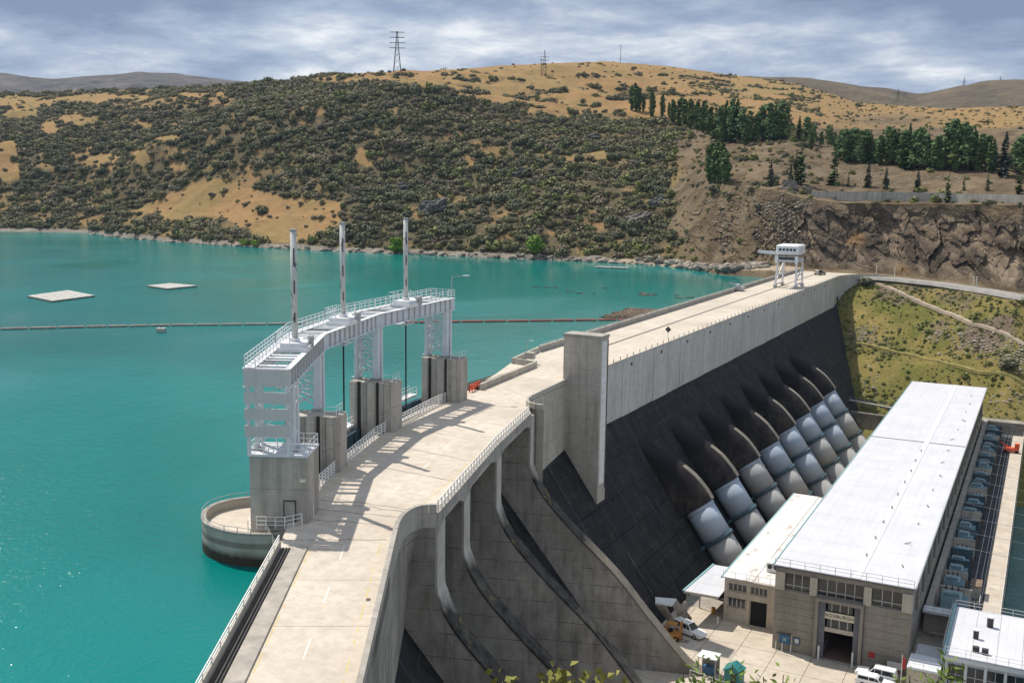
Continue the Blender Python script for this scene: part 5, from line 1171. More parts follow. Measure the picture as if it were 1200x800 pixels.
MB().box((-70.85, 326.2, 8.3), (6.4, 9.2, .8)).build('main_beam', M['steel'], cr_); MB().box((-70.85, 321.3, 9.0), (4.8, .3, .8)).build('gallery_opening', M['dark'], cr_); MB().box((-70.85, 321.25, 9.5), (5.2, .3, .12)).build('gallery_rail', M['steel'], cr_)
for x in (cxa+.05, cxb-.05): MB().box((x, 321.3, 8.6), (.9, .5, 2.2)).build('corner_post', M['steelwhite'], cr_)
for k in range(5): MB().box((-73.0+k*1.08, 321.46, 11.6), (.75, .08, .7)).build('window', M['glass'], hs)
MB().bar((-74.2, 324.6, 10.2), (-80.2, 324.0, 10.6), .8, .9).build('jib', M['steel'], cr_)
rr_ = empty('rake_trolley', (-80.3, 304.5, 0), 'low grey trash rake trolley against the lake parapet of the crest', 'machine'); MB().box((-80.3, 304.5, .8), (2.2, 3.2, 1.0)).build('body', M['galv'], rr_); MB().box((-80.8, 303.6, 1.7), (1.0, 1.2, .8)).build('cab', M['steel'], rr_); MB().bar((-80.0, 305, 1.4), (-83.4, 304.2, 2.4), .25).build('arm', M['galv'], rr_); MB().bar((-80.0, 303.6, 1.4), (-83.4, 303.2, 2.3), .2).build('arm', M['galv'], rr_)
for dx in (-.7, .7):
    for dy in (-1.2, 1.2): MB().tube((-80.3+dx, 304.5+dy-.1, .26), (-80.3+dx, 304.5+dy+.1, .26), .24, 10).build('wheel', M['dark'], rr_)
sgn_ = empty('diamond_sign', (-66.4, 198.7, 0), 'grey diamond road sign seen from behind on the straight crest', 'sign'); MB().tube((-66.4, 198.7, 0), (-66.4, 198.7, 2.0), .05, 6).build('post', M['galv'], sgn_); MB().extrude([Vector((-66.4, 198.64, 1.3)), Vector((-65.75, 198.64, 1.95)), Vector((-66.4, 198.64, 2.6)), Vector((-67.05, 198.64, 1.95))], (0, .04, 0)).build('plate', M['dark'], sgn_)
for k, (x, y) in enumerate(((-73.6, 131.9), (-73.9, 134.0))):
    b_ = empty('barrier', (x, y, 0), ['near', 'far'][k]+' orange plastic barrier at the end of the gate pier railing', 'barrier', 'orange barriers')
    MB().box((x, y, .95), (.12, 1.7, .3)).build('top_panel', M['orange'], b_); MB().box((x, y, .45), (.12, 1.7, .3)).build('lower_panel', M['orange'], b_)
    for dy in (-.8, 0, .8): MB().box((x, y+dy, .56), (.16, .1, 1.12)).build('upright', M['orange'], b_)
def lamp(x, y, z, h, label):
    l_ = empty('lamp_post', (x, y, z), label, 'lamp', 'lamp posts'); MB().tube((x, y, z), (x, y, z+h), .06, 6).build('pole', M['galv'], l_); MB().bar((x, y, z+h), (x+.8, y-.2, z+h+.05), .06).build('arm', M['galv'], l_); MB().box((x+.9, y-.2, z+h+.05), (.5, .22, .12)).build('lamp_head', M['steelwhite'], l_)
lamp(-77.8, 158.5, .9, 3.0, 'short lamp post on the upstream parapet notch'); lamp(-62.5, 388.5, 0, 4.5, 'lamp post where the crest road leaves the dam, beside the far gate'); 
prop(MB().box((-77.0, 158, 1.4), (1.6, 1.0, 1.0)).box((-77.0, 158, 1.95), (1.8, 1.2, .1)).build('intake_cabinet', M['pale']), 'small concrete cabinet in the upstream parapet notch', 'cabinet')
for k, (x, y) in enumerate(((-54.5, 391), (-48, 388.4), (-22, 378.5), (-21, 378.3))): prop(MB().tube((x, y, gz(x, y)-.5), (x, y, gz(x, y)+3.6), .12, 6).box((x, y, gz(x, y)+3.7), (.4, .3, .3)).build('gate_post', M['railwhite']), ['slim white post beside the far crest gate', 'second slim white post along the cliff road', 'left one of the paired white posts on the cliff road', 'right one of the paired white posts on the cliff road'][k], 'post')

# ------------------------------------------------------------------ roads and paths on the far bank
def ribbon(name, pts, w, mat, lift=.12, step=3.0, flat=None):
    P = [Vector((p[0], p[1])) for p in pts]; out = []
    for a, b in zip(P[:-1], P[1:]):
        n = max(1, int((b-a).length/step))
        for i in range(n): out.append(a.lerp(b, i/n))
    out.append(P[-1]); mb = MB(); row = []
    for i, p in enumerate(out):
        d = (out[min(i+1, len(out)-1)]-out[max(i-1, 0)]).normalized(); n = Vector((-d.y, d.x))
        zz_ = [gz(*(p+n*w*t)) for t in (-.5, -.25, 0, .25, .5)]; z = max(zz_)*.6+zz_[2]*.4+lift
        for t in (-.62, -.5, 0, .5, .62): q_ = p+n*w*t; row.append((q_.x, q_.y, z-(.9 if abs(t) > .6 else 0)))
    mb.v = row; mb.f = [(i*5+k, i*5+k+1, (i+1)*5+k+1, (i+1)*5+k) for i in range(len(out)-1) for k in range(4)]
    o = mb.build(name, mat, None); prop(o, kind='structure'); return o
rp_ = [(-66, 391), (-58, 390.5)]+[tuple(W(u, v, z)[:2]) for u, v, z in ((1030, 324.3, -.5), (1060, 327.3, -.8), (1100, 331.8, -1.2), (1150, 339.3, -1.9), (1200, 347.8, -2.6), (1300, 352.5, -3.2))]
ribbon('cliff_road', rp_, 7.0, M['tarroad'], .15)
def drape(name, pix, w, mat):
    pts = []
    for u, v in pix:
        p = pick(u, v, 250, 460)
        if p is not None: pts.append((p[0], p[1]))
    return ribbon(name, pts, w, mat, .18, 2.5)
drape('dirt_track', [(1024, 329), (1040, 338), (1070, 352), (1100, 364), (1140, 380), (1170, 392), (1200, 405), (1235, 418)], 1.9, M['track'])
drape('grass_path', [(1004, 404), (1040, 411), (1075, 420), (1110, 429), (1150, 438), (1200, 449), (1230, 455)], 1.5, M['grassdry'])
# retaining wall of the upper road, in cast bays
def kdist(u, k): return float(ctrl(np.array([u_az(u)]), CD)[0, k])
wp = [at_dist(u, v, kdist(u, 6)+6.5) for u, v in ((950, 236), (975, 236), (1000, 236.5), (1050, 237.5), (1100, 239), (1150, 240.5), (1200, 242), (1260, 244))]
rw = empty('cliff_top_wall', (wp[0][0], wp[0][1], wp[0][2]), 'long low concrete wall along the top of the rock cliff', 'wall')
for a, b in zip(wp[:-1], wp[1:]):
    A = Vector(a); B = Vector(b); n = 3
    for i in range(n):
        p = A.lerp(B, i/n); q_ = A.lerp(B, (i+1)/n-.004); d = (q_-p).to_2d().normalized(); w = Vector((-d.y, d.x))*.7
        h = 3.9; z0 = min(p.z, q_.z)-2.5; zt = (p.z+q_.z)/2+h-.0
        MB().prism([p.to_2d(), q_.to_2d(), q_.to_2d()+w, p.to_2d()+w], z0, zt).build('wall_bay', M['pier'], rw)
# landing at the far shore
jt = empty('jetty', tuple(W(700, 312, -2.9)), 'small grey jetty at the foot of the brown bank', 'jetty'); a = W(698, 312.5, -2.7); b = W(736, 314, -2.7); MB().bar(tuple(a), tuple(b), 3.0, .35).build('deck', M['raft'], jt)
for t in (.1, .5, .9): p = a*(1-t)+b*t; MB().tube((p[0], p[1], -5), (p[0], p[1], -2.2), .15, 6).build('pile', M['timber'], jt)

# shoreline boulders
rnd = random.Random(21)
def rock_mesh(seed):
    r = random.Random(seed); bm = bmesh.new(); bmesh.ops.create_icosphere(bm, subdivisions=2, radius=1)
    for v in bm.verts:
        k = 1+.35*(r.random()-.5); v.co = Vector((v.co.x*1.3*k, v.co.y*k, v.co.z*.7*k))
    me_ = bpy.data.meshes.new('rock'); bm.to_mesh(me_); bm.free(); me_.materials.append(M['rockpale' if seed % 2 else 'rock']); return me_
M['rockpale'] = plain('pale_rock', (.34, .30, .25), .95, 0, .4, 1, .1)
rms = [rock_mesh(k) for k in range(6)]
shore = [(100, 274), (150, 280), (200, 284), (300, 290), (400, 295), (500, 298.5), (600, 303), (700, 307), (780, 311.5), (850, 321.5), (900, 322.5)]
for k in range(300):
    i = rnd.choices(range(len(shore)-1), [1, 1, 2, 2, 2, 2, 2, 2, 3, 3])[0]; t = rnd.random(); u = shore[i][0]*(1-t)+shore[i+1][0]*t; v = shore[i][1]*(1-t)+shore[i+1][1]*t
    P = W(u, v, WATER); d = math.hypot(P[0], P[1]); e = rnd.uniform(-1.5, 7 if u > 760 else 3.5); x, y = P[0]*(1+e/d), P[1]*(1+e/d)
    s = rnd.uniform(.5, 1.7)*(1.25 if u > 760 else 1); o = link('boulder', rnd.choice(rms), None, (x, y, max(gz(x, y), WATER-.2)+s*.15)); o.scale = (s, s, s); o.rotation_euler = (rnd.uniform(-.4, .4), rnd.uniform(-.4, .4), rnd.uniform(0, 6)); prop(o, 'grey boulder along the far shoreline of the lake', 'boulder', 'shoreline boulders')

# ------------------------------------------------------------------ things floating on the lake
def log_boom():
    r_ = empty('debris_boom', tuple(W(340, 379.5, WATER)), 'long floating debris boom strung across the lake', 'boom')
    pts = [W(u, v, WATER+.15) for u, v in ((-90, 387.5), (0, 385.5), (100, 383), (200, 381), (340, 379.5), (440, 378.3), (540, 376.8), (620, 376), (700, 375), (745, 374.3), (768, 373.2))]
    L = 0; segs = []; 
    for a, b in zip(pts[:-1], pts[1:]):
        a = Vector(a); b = Vector(b); n = max(1, round((b-a).length/5.2))
        for i in range(n): segs.append((a.lerp(b, i/n), a.lerp(b, (i+1)/n)))
    for i, (a, b) in enumerate(segs):
        red = a.x > -140; d = (b-a).normalized(); p = a+d*.25; q_ = b-d*.25
        o = MB().tube(p, q_, .32, 8).build('float', M['boomred' if red else 'boom'], r_); MB().bar(b-d*.35, b+d*.35, .12).build('link', M['galv'], o)
log_boom()
def raft(pix, label):
    P = [W(u, v, WATER+.45) for u, v in pix]; c = sum(P)/len(P); r_ = empty('floating_raft', (c[0], c[1], WATER), label, 'raft', 'rafts on the lake')
    a, b, c_, d = [Vector(p) for p in P]
    for k in range(6):
        t0_, t1_ = k/6+.006, (k+1)/6-.006; q_ = [a.lerp(d, t0_), a.lerp(d, t1_), b.lerp(c_, t1_), b.lerp(c_, t0_)]; MB().prism([x.to_2d() for x in q_], WATER+.25, WATER+.5).build('deck_panel', M['raft'], r_)
    MB().prism([x.to_2d()+(x.to_2d()-Vector((c[0], c[1])))*.01 for x in (a, b, c_, d)], WATER-.4, WATER+.23).build('float_frame', M['timber'], r_)
raft([(32, 346.5), (61, 352.5), (111, 346), (80, 340)], 'larger pale raft floating at the left on the lake'); raft([(172, 334.5), (196, 338), (231, 334.5), (200, 331.8)], 'smaller raft floating to the right of the pale one')
by = empty('mooring_float', tuple(W(189, 388.5, WATER)), 'small pale mooring block floating just in front of the debris boom', 'buoy'); p = W(189, 389, WATER); MB().box((p[0], p[1], WATER+.45), (1.9, 1.5, 1.0), rz=.5).build('block', M['raft'], by, bevel=.1); MB().tube((p[0], p[1], WATER+.95), (p[0], p[1], WATER+1.25), .12, 6).build('mooring_eye', M['dark'], by)
# driftwood caught behind the boom
rnd = random.Random(31); mb = MB(); quad_ = [W(708, 372.5, WATER), W(742, 362.5, WATER), W(772, 365, WATER), W(768, 371.8, WATER)]
for k in range(900):
    s, t = rnd.random(), rnd.random(); p = (quad_[0]*(1-s)+quad_[3]*s)*(1-t)+(quad_[1]*(1-s)+quad_[2]*s)*t; a = rnd.uniform(0, 3.1); L = rnd.uniform(.5, 2.6); z = WATER+rnd.uniform(.02, .3)
    mb.bar((p[0]-L*math.cos(a), p[1]-L*math.sin(a), z), (p[0]+L*math.cos(a), p[1]+L*math.sin(a), z+rnd.uniform(-.1, .2)), rnd.uniform(.12, .32))
for u, v, su, sv, n in ((757, 345, 5, 1.0, 26), (640, 337, 10, 1.0, 8), (800, 348, 8, 1.5, 8), (700, 342, 30, 5, 10)):
    for _ in range(n):
        p = W(rnd.gauss(u, su), rnd.gauss(v, sv), WATER); a = rnd.uniform(0, 3.1); L = rnd.uniform(.3, 1.3); mb.bar((p[0]-L*math.cos(a), p[1]-L*math.sin(a), WATER+.05), (p[0]+L*math.cos(a), p[1]+L*math.sin(a), WATER+.1), rnd.uniform(.12, .35))
dw = mb.build('driftwood', M['timber']); prop(dw, 'mat of brown driftwood caught behind the red end of the boom', 'driftwood', kind='stuff')

# ------------------------------------------------------------------ plants
def leaf_cloud(mb, cen, rad, n, size, r, shell=.55, flat=.0, up=.3):
    for _ in range(n):
        z = r.uniform(-1, 1); a = r.uniform(0, 6.283); q_ = math.sqrt(1-z*z); d = Vector((q_*math.cos(a), q_*math.sin(a), z)); k = (shell+(1-shell)*r.random()**.6)
        p = Vector((cen[0]+d.x*rad[0]*k, cen[1]+d.y*rad[1]*k, cen[2]+d.z*rad[2]*k))
        nrm = (d+Vector((r.uniform(-.8, .8), r.uniform(-.8, .8), r.uniform(-.5, .8)+up))).normalized(); t = nrm.cross(Vector((r.uniform(-1, 1), r.uniform(-1, 1), r.uniform(-1, 1)))).normalized(); b = nrm.cross(t); s = size*r.uniform(.6, 1.35)
        mb.add([p-t*s-b*s*.35, p+t*s*.1-b*s*.75, p+t*s, p-t*s*.1+b*s*.75], [(0, 1, 2, 3)])
def raw(mb, name, mat):
    me_ = bpy.data.meshes.new(name); me_.from_pydata(mb.v, [], mb.f); me_.materials.append(mat); return me_
def bush_mesh(seed, mat, n=230):
    r = random.Random(seed); mb = MB(); lobes = r.randint(4, 7)
    for i in range(lobes):
        a = r.uniform(0, 6.28); d = r.uniform(.15, .62); rr = r.uniform(.38, .62); leaf_cloud(mb, (math.cos(a)*d, math.sin(a)*d, rr*.75+r.uniform(-.05, .25)), (rr, rr, rr*.85), n//lobes, .17, r)
    return raw(mb, 'bush', mat)
BM = [bush_mesh(1, M['leaf_scrub']), bush_mesh(2, M['leaf_grey']), bush_mesh(3, M['leaf_dark']), bush_mesh(4, M['leaf_scrub']), bush_mesh(5, M['leaf_green']), bush_mesh(6, M['leaf_dark']), bush_mesh(7, M['leaf_grey'])]
def thicket_mesh(seed, mat):
    r = random.Random(seed); mb = MB()
    for i in range(13):
        a = r.uniform(0, 6.28); d = r.uniform(.1, 1.5); rr = r.uniform(.3, .68); leaf_cloud(mb, (math.cos(a)*d*1.2, math.sin(a)*d*.8, rr*.6+r.uniform(-.1, .2)), (rr, rr, rr*.85), 34, .18, r)
    return raw(mb, 'bush', mat)
BM += [thicket_mesh(61, M['leaf_scrub']), thicket_mesh(62, M['leaf_grey']), thicket_mesh(63, M['leaf_dark'])]
BW = [.18, .14, .11, .12, .06, .08, .03, .12, .08, .08]
rng = np.random.default_rng(4)
def scatter(n, az0, az1, d0, d1):
    a = rng.uniform(az0, az1, n); d = np.sqrt(rng.uniform(d0**2, d1**2, n)); x = np.sin(a)*d; y = np.cos(a)*d; z, k, f = ground(x, y); return x, y, z, k, f, d
xs, ys, zs, ks, fs, dd_ = scatter(270000, u_az(-120), u_az(1290), 380, 1500)
uu, vv, _ = project(np.stack([xs, ys, zs], -1)); dn = cover_of(uu, vv, xs, ys)
tone = fbm(xs/35, ys/35, 77); big = np.where(dd_ < 900, 1, 1)
pr = dn*np.where(dn > .6, .50, .34)*np.where(uu > 790, 1.0, 1)
pr = np.where(dn > .6, pr*np.clip(.55+1.1*(fbm(xs/14, ys/14, 78)), .3, 1.1), pr)
keep = (rng.random(len(xs)) < pr) & (zs > WATER+1.2) & (ks >= 5) & (ks <= 10)
keep &= ~((uu > 925) & (ks == 5)) & ~((uu > 940) & (vv > 150) & (vv < 245) & (rng.random(len(xs)) < .4))
xs, ys, zs, uu, vv, dd_, tone, dn = (q_[keep] for q_ in (xs, ys, zs, uu, vv, dd_, tone, dn))
sc_ = rng.gamma(2.6, .62, len(xs))+.45; sc_ = np.clip(sc_, .6, 4.6)*np.where(dn < .3, .75, 1.0); sc_ = np.where(uu > 790, sc_*.6, sc_)
pk = np.array([rng.choice(10, p=np.array(BW)/sum(BW)) for _ in range(len(xs))])
pk = np.where((tone > .62) & (rng.random(len(xs)) < .6), 2, pk); pk = np.where((tone < .36) & (rng.random(len(xs)) < .5), 1, pk); pk = np.where((uu > 560) & (vv > 140) & (rng.random(len(xs)) < .13), 4, pk); pk = np.where((uu > 780) & (rng.random(len(xs)) < .22), 4, pk)
rot = rng.uniform(0, 6.28, len(xs)); print('scrub', len(xs))
vis = (uu > 5) & (uu < 1195) & (vv < 300); sizepx = np.where(vis, sc_/dd_, 0); order = np.argsort(-sizepx); near = order[:300]; rest = np.setdiff1d(np.arange(len(xs)), near)
BO = {}
for i in near:
    o = link('scrub_bush', BM[pk[i]], None, (xs[i], ys[i], zs[i]-.15*sc_[i])); o.scale = (sc_[i], sc_[i], sc_[i]); o.rotation_euler = (0, 0, rot[i]); prop(o, 'one of the grey green scrub bushes packed on the hillside across the lake', 'bush', 'scrub bushes on the hillside'); BO.setdefault(int(pk[i]), o)
for k in range(10):
    if k not in BO: j = rest[0]; o = link('scrub_bush', BM[k], None, (xs[j], ys[j], zs[j])); prop(o, 'one of the grey green scrub bushes packed on the hillside across the lake', 'bush', 'scrub bushes on the hillside'); BO[k] = o
pmesh = bpy.data.meshes.new('hillside_scrub'); pmesh.vertices.add(len(rest)); pmesh.vertices.foreach_set('co', np.stack([xs[rest], ys[rest], zs[rest]-.15*sc_[rest]], -1).astype(np.float32).ravel())
for nm, tp, dat in (('size', 'FLOAT', sc_[rest]), ('turn', 'FLOAT', rot[rest]), ('sort', 'INT', pk[rest])):
    at = pmesh.attributes.new(nm, tp, 'POINT'); at.data.foreach_set('value', dat.astype(np.float32 if tp == 'FLOAT' else np.int32))
so = link('hillside_scrub', pmesh); prop(so, 'dense grey green scrub covering the hillside across the lake', 'scrub', kind='stuff')
def gn_scatter(ob, protos):
    ng = bpy.data.node_groups.new('scatter', 'GeometryNodeTree'); ng.interface.new_socket('Geometry', in_out='INPUT', socket_type='NodeSocketGeometry'); ng.interface.new_socket('Geometry', in_out='OUTPUT', socket_type='NodeSocketGeometry')
    N = ng.nodes.new; gi = N('NodeGroupInput'); go = N('NodeGroupOutput'); jn = N('GeometryNodeJoinGeometry')
    def attr(nm, tp): q_ = N('GeometryNodeInputNamedAttribute'); q_.data_type = tp; q_.inputs[0].default_value = nm; return [o_ for o_ in q_.outputs if o_.enabled][0]
    sz = attr('size', 'FLOAT'); tn = attr('turn', 'FLOAT'); st = attr('sort', 'INT'); cx = N('ShaderNodeCombineXYZ'); ng.links.new(tn, cx.inputs[2])
    for k, p in protos.items():
        cmp_ = N('FunctionNodeCompare'); cmp_.data_type = 'INT'; cmp_.operation = 'EQUAL'; ii = [s_ for s_ in cmp_.inputs if s_.enabled]; ng.links.new(st, ii[0]); ii[1].default_value = k
        oi = N('GeometryNodeObjectInfo'); oi.inputs['Object'].default_value = p; oi.inputs['As Instance'].default_value = True; oi.transform_space = 'ORIGINAL'
        ip = N('GeometryNodeInstanceOnPoints'); ng.links.new(gi.outputs[0], ip.inputs['Points']); ng.links.new([o_ for o_ in cmp_.outputs if o_.enabled][0], ip.inputs['Selection']); ng.links.new(oi.outputs['Geometry'], ip.inputs['Instance']); ng.links.new(cx.outputs[0], ip.inputs['Rotation']); ng.links.new(sz, ip.inputs['Scale']); ng.links.new(ip.outputs[0], jn.inputs[0])
    ng.links.new(jn.outputs[0], go.inputs[0]); md = ob.modifiers.new('scatter', 'NODES'); md.node_group = ng
gn_scatter(so, BO)
# tussock and low weeds over the abutment below the cliff road
n = 12000; a = rng.uniform(u_az(965), u_az(1290), n); d = rng.uniform(300, 415, n); x = np.sin(a)*d; y = np.cos(a)*d; z, k, f = ground(x, y); gm_ = fbm(x/14, y/14, 47)
kp = (k == 3) & (f > .05) & (f < .97) & (rng.random(n) < np.clip(.35+(gm_-.4)*2.5, .12, .9)); x, y, z, gm_ = x[kp], y[kp], z[kp], gm_[kp]
pm2 = bpy.data.meshes.new('abutment_weeds'); pm2.vertices.add(len(x)); pm2.vertices.foreach_set('co', np.stack([x, y, z-.1], -1).astype(np.float32).ravel())
sz_ = rng.gamma(2.0, .14, len(x))+.15; pk2 = np.where(rng.random(len(x)) < np.clip((gm_-.42)*3, .05, .55), np.where(rng.random(len(x)) < .75, 1, 0), 4)
for nm, tp, dat in (('size', 'FLOAT', sz_), ('turn', 'FLOAT', rng.uniform(0, 6.28, len(x))), ('sort', 'INT', pk2)):
    at = pm2.attributes.new(nm, tp, 'POINT'); at.data.foreach_set('value', dat.astype(np.float32 if tp == 'FLOAT' else np.int32))
wo_ = link('abutment_weeds', pm2); prop(wo_, 'low green and brown weeds on the bank below the cliff road', 'weeds', kind='stuff'); gn_scatter(wo_, {q_: BO[q_] for q_ in (0, 1, 4)})
for u, v, s, lab in ((1016, 336, 3.2, 'dark green bush at the top of the grass bank beside the dam end'), (1184, 433, 3.4, 'dark bush among the rocks on the right of the grass bank')):
    p = pick(u, v, 250, 420); o = link('bank_bush', BM[5], None, (p[0], p[1], p[2]-.3)); o.scale = (s, s, s); prop(o, lab, 'bush')
# loose stone on the bank
mb = MB(); rnd = random.Random(77)
for u0, v0, su, sv, n in ((1012, 392, 9, 6, 130), (1120, 392, 20, 6, 120), (1165, 410, 24, 6, 190), (1190, 420, 14, 9, 150), (1020, 452, 6, 9, 40), (1190, 470, 22, 7, 80), (860, 270, 34, 24, 700), (905, 262, 20, 24, 400), (1060, 212, 50, 5, 200), (1000, 205, 40, 8, 200), (930, 200, 30, 12, 200), (740, 268, 16, 14, 120)):
    for _ in range(n):
        p = pick(rnd.gauss(u0, su), rnd.gauss(v0, sv), 270, 620)
        if p is None: continue
        s = rnd.uniform(.15, .55)*(1.5 if rnd.random() < .12 else 1); b = len(mb.v)
        mb.add([(p[0]+dx*s*rnd.uniform(.7, 1.3), p[1]+dy*s*rnd.uniform(.7, 1.3), p[2]+dz*s*rnd.uniform(.5, 1.1)) for dx, dy, dz in ((1, 0, .1), (0, 1, .1), (-1, 0, .1), (0, -1, .1), (0, 0, .9))], [(0, 1, 4), (1, 2, 4), (2, 3, 4), (3, 0, 4)])
so2 = mb.build('loose_stones', M['rockpale']); prop(so2, 'loose grey stones scattered on the bank below the cliff road', 'stones', kind='stuff')

# rock outcrops on the scrub slope
M['outcrop'] = concrete('outcrop_rock', (.075, .075, .072), (.19, .185, .17), .5, (.03, .03, .03), 0, .35)
for u, v, w, h, l, lean in ((505, 248, 30, 16, 'large dark grey rock outcrop above the farthest mast', .5), (470, 222, 16, 9, 'smaller dark outcrop up the slope from the large one', .4), (745, 262, 26, 15, 'pale tilted rock slab low on the right part of the scrub slope', .5), (770, 240, 16, 12, 'grey rock rib beside the brown bank', .7), (610, 205, 14, 8, 'grey outcrop in the middle of the scrub slope', .3), (690, 165, 22, 8, 'dark outcrop below the golden field', .3), (925, 222, 16, 13, 'pale rocky knob at the left end of the cliff wall', .4), (945, 226, 10, 10, 'second pale knob touching the cliff wall', .3)):
    p = pick(u, v, 300)
    if p is None: continue
    d = math.hypot(p[0], p[1]); s = d/FPX; r = random.Random(u); bm = bmesh.new(); bmesh.ops.create_icosphere(bm, subdivisions=4, radius=1)
    for vt in bm.verts:
        c_ = vt.co; n_q = (math.sin(c_.x*5.1+u)+math.sin(c_.y*6.3+c_.z*4)+math.sin(c_.z*7.7+c_.x*3.1+u))*.10; st_ = round((c_.z+c_.x*.35)*4)/4-(c_.z+c_.x*.35); k_ = 1+n_q+r.uniform(-.05, .05)+st_*.5; vt.co = c_*k_
    me_ = bpy.data.meshes.new('rock_outcrop'); bm.to_mesh(me_); bm.free(); me_.materials.append(M['outcrop' if 'pale' not in l else 'rock']); o = link('rock_outcrop', me_, None, tuple(p)); o.scale = (w*s*.62, w*s*.4, h*s*.75); o.rotation_euler = (0, -lean, .5); prop(o, l, 'rock', 'rock outcrops')

# trees
def pine_meshes(seed, mat, n=9, width=.20, dens=1.):
    r = random.Random(seed); mb = MB(); lv = 17
    for i in range(lv):
        t = i/(lv-1); z = .05+.93*t; R = width*(1-t)**.75*(1+r.uniform(-.18, .18))+.012
        lean_ = (r.random() < .25)
        for k in range(int((n*1.7-6*t)*dens*r.uniform(.55, 1.2))):
            a = r.uniform(0, 6.283); L = R*r.uniform(.65, 1.15); dr = Vector((math.cos(a), math.sin(a), 0)); sd = Vector((-dr.y, dr.x, 0)); droop = -.10*L+r.uniform(-.02, .03)
            for f0, f1, w in ((.05, .6, .06), (.4, 1.0, .048)):
                for q_ in range(2):
                    w2 = w*r.uniform(.7, 1.3)*(1.2-.5*t); p = dr*(L*f0)+Vector((0, 0, z+droop*f0+r.uniform(-.012, .012))); e = dr*(L*f1)+Vector((0, 0, z+droop*f1*1.6+r.uniform(-.015, .015))); s_ = sd*w2+Vector((0, 0, r.uniform(-.02, .02)))
                    mb.add([p-s_*.8, e-s_*.3, e+s_*.3+Vector((0, 0, .01)), p+s_*.8+Vector((0, 0, .014))], [(0, 1, 2, 3)])
    c = raw(mb, 'crown', mat); tr = MB().tube((0, 0, -.03), (0, 0, .9), .016, 6, .004).mesh('trunk', M['bark']); return c, tr
def broad_meshes(seed, mat, shape, n=700, size=.045):
    r = random.Random(seed); mb = MB()
    if shape == 'poplar':
        for i in range(11): t = i/10; leaf_cloud(mb, (r.uniform(-.03, .03), r.uniform(-.03, .03), .12+.84*t), (.085*(math.sin(math.pi*(.12+.8*t))+.15),)*2+(.09,), n//11, size*.8, r)
    else:
        for i in range(9): a = r.uniform(0, 6.28); d = r.uniform(.05, .27); leaf_cloud(mb, (math.cos(a)*d, math.sin(a)*d, r.uniform(.3, .78)), (.22, .22, .19), n//9, size, r)
    tr = MB().tube((0, 0, -.03), (0, 0, .6), .022, 6, .006)
    for k in range(4): a = k*1.6; tr.tube((0, 0, .25+.06*k), (math.cos(a)*.14, math.sin(a)*.14, .5+.06*k), .009, 5, .003)
    return raw(mb, 'crown', mat), tr.mesh('trunk', M['bark'])
def radiata_meshes(seed, mat):
    r = random.Random(seed); mb = MB()
    for i in range(17):
        t = (i+.5)/17; z = .16+.78*t; R = (.165*(1-t)**.75+.025)*r.uniform(.6, 1.35); a = r.uniform(0, 6.28); d = R*r.uniform(.2, .75); q_ = R*.75+.03
        leaf_cloud(mb, (math.cos(a)*d, math.sin(a)*d, z), (q_, q_, q_*.62), 56, .028, r, .4, up=.5)
    tr = MB().tube((0, 0, -.03), (0, 0, .85), .02, 6, .005)
    for k in range(5): a = k*1.9; tr.tube((0, 0, .2+.1*k), (math.cos(a)*.13, math.sin(a)*.13, .27+.1*k), .007, 5, .003)
    return raw(mb, 'crown', mat), tr.mesh('trunk', M['bark'])
TM = {'radiata': [radiata_meshes(k+70, M['leaf_pine']) for k in range(6)], 'pine': [pine_meshes(k, M['leaf_pine'], 10, .19+.02*(k % 3)) for k in range(4)], 'spruce': [pine_meshes(k+9, M['leaf_spruce'], 10, .24) for k in range(2)], 'thin': [pine_meshes(k+20, M['leaf_poplar'], 6, .13, .8) for k in range(2)],
      'poplar': [broad_meshes(k+30, M['leaf_poplar'], 'poplar') for k in range(3)], 'willow': [broad_meshes(k+40, M['leaf_willow'], 'round', 1100, .05) for k in range(2)], 'round': [broad_meshes(k+50, M['leaf_dark'], 'round', 500) for k in range(2)]}
rnd = random.Random(55)
def tree(kind, u, v, hpx, label, group, wide=1.0, dmin=300):
    p = pick(u, v, dmin)
    if p is None: return
    dist = math.hypot(p[0], p[1]); h = hpx*dist/FPX*1.03; c, t = rnd.choice(TM[kind]); nm = {'radiata': 'pine_tree', 'pine': 'pine_tree', 'spruce': 'spruce_tree', 'thin': 'young_conifer', 'poplar': 'poplar_tree', 'willow': 'willow_tree', 'round': 'round_tree'}[kind]
    o = empty(nm, (p[0], p[1], p[2]-.2), label, 'tree', group, rnd.uniform(0, 6.28)); o.scale = (h*wide, h*wide, h)
    link('crown', c, o); link('trunk', t, o)
PINES = [('cluster on the brown slope left of the row', [(838, 163, 34), (843, 166, 40), (850, 167, 44), (857, 167, 50), (863, 167, 46), (870, 168, 40), (878, 167, 36), (886, 166, 32), (893, 165, 40), (901, 166, 44), (908, 165, 38), (915, 164, 44), (921, 164, 38)]),
 ('loose group between the cluster and the pine row', [(936, 165, 26), (945, 167, 29), (954, 171, 24), (962, 172, 17), (970, 172, 25), (978, 173, 18)]),
 ('left half of the long pine row above the cliff wall', [(984, 187, 33), (989, 189, 36), (995, 189, 36), (1001, 190, 38), (1007, 190, 35), (1013, 190, 37), (1019, 191, 34), (1025, 190, 26), (1033, 190, 28), (1039, 191, 40), (1045, 192, 38), (1051, 192, 36)]),
 ('right half of the long pine row above the cliff wall', [(1058, 195, 40), (1064, 198, 46), (1071, 199, 44), (1078, 199, 46), (1085, 199, 40), (1092, 198, 32), (1100, 197, 36), (1108, 198, 50), (1114, 199, 54), (1121, 200, 46), (1128, 200, 52), (1134, 200, 48), (1140, 199, 40), (1150, 196, 36), (1157, 196, 34), (1163, 200, 32), (1190, 202, 36), (1197, 203, 42)])]
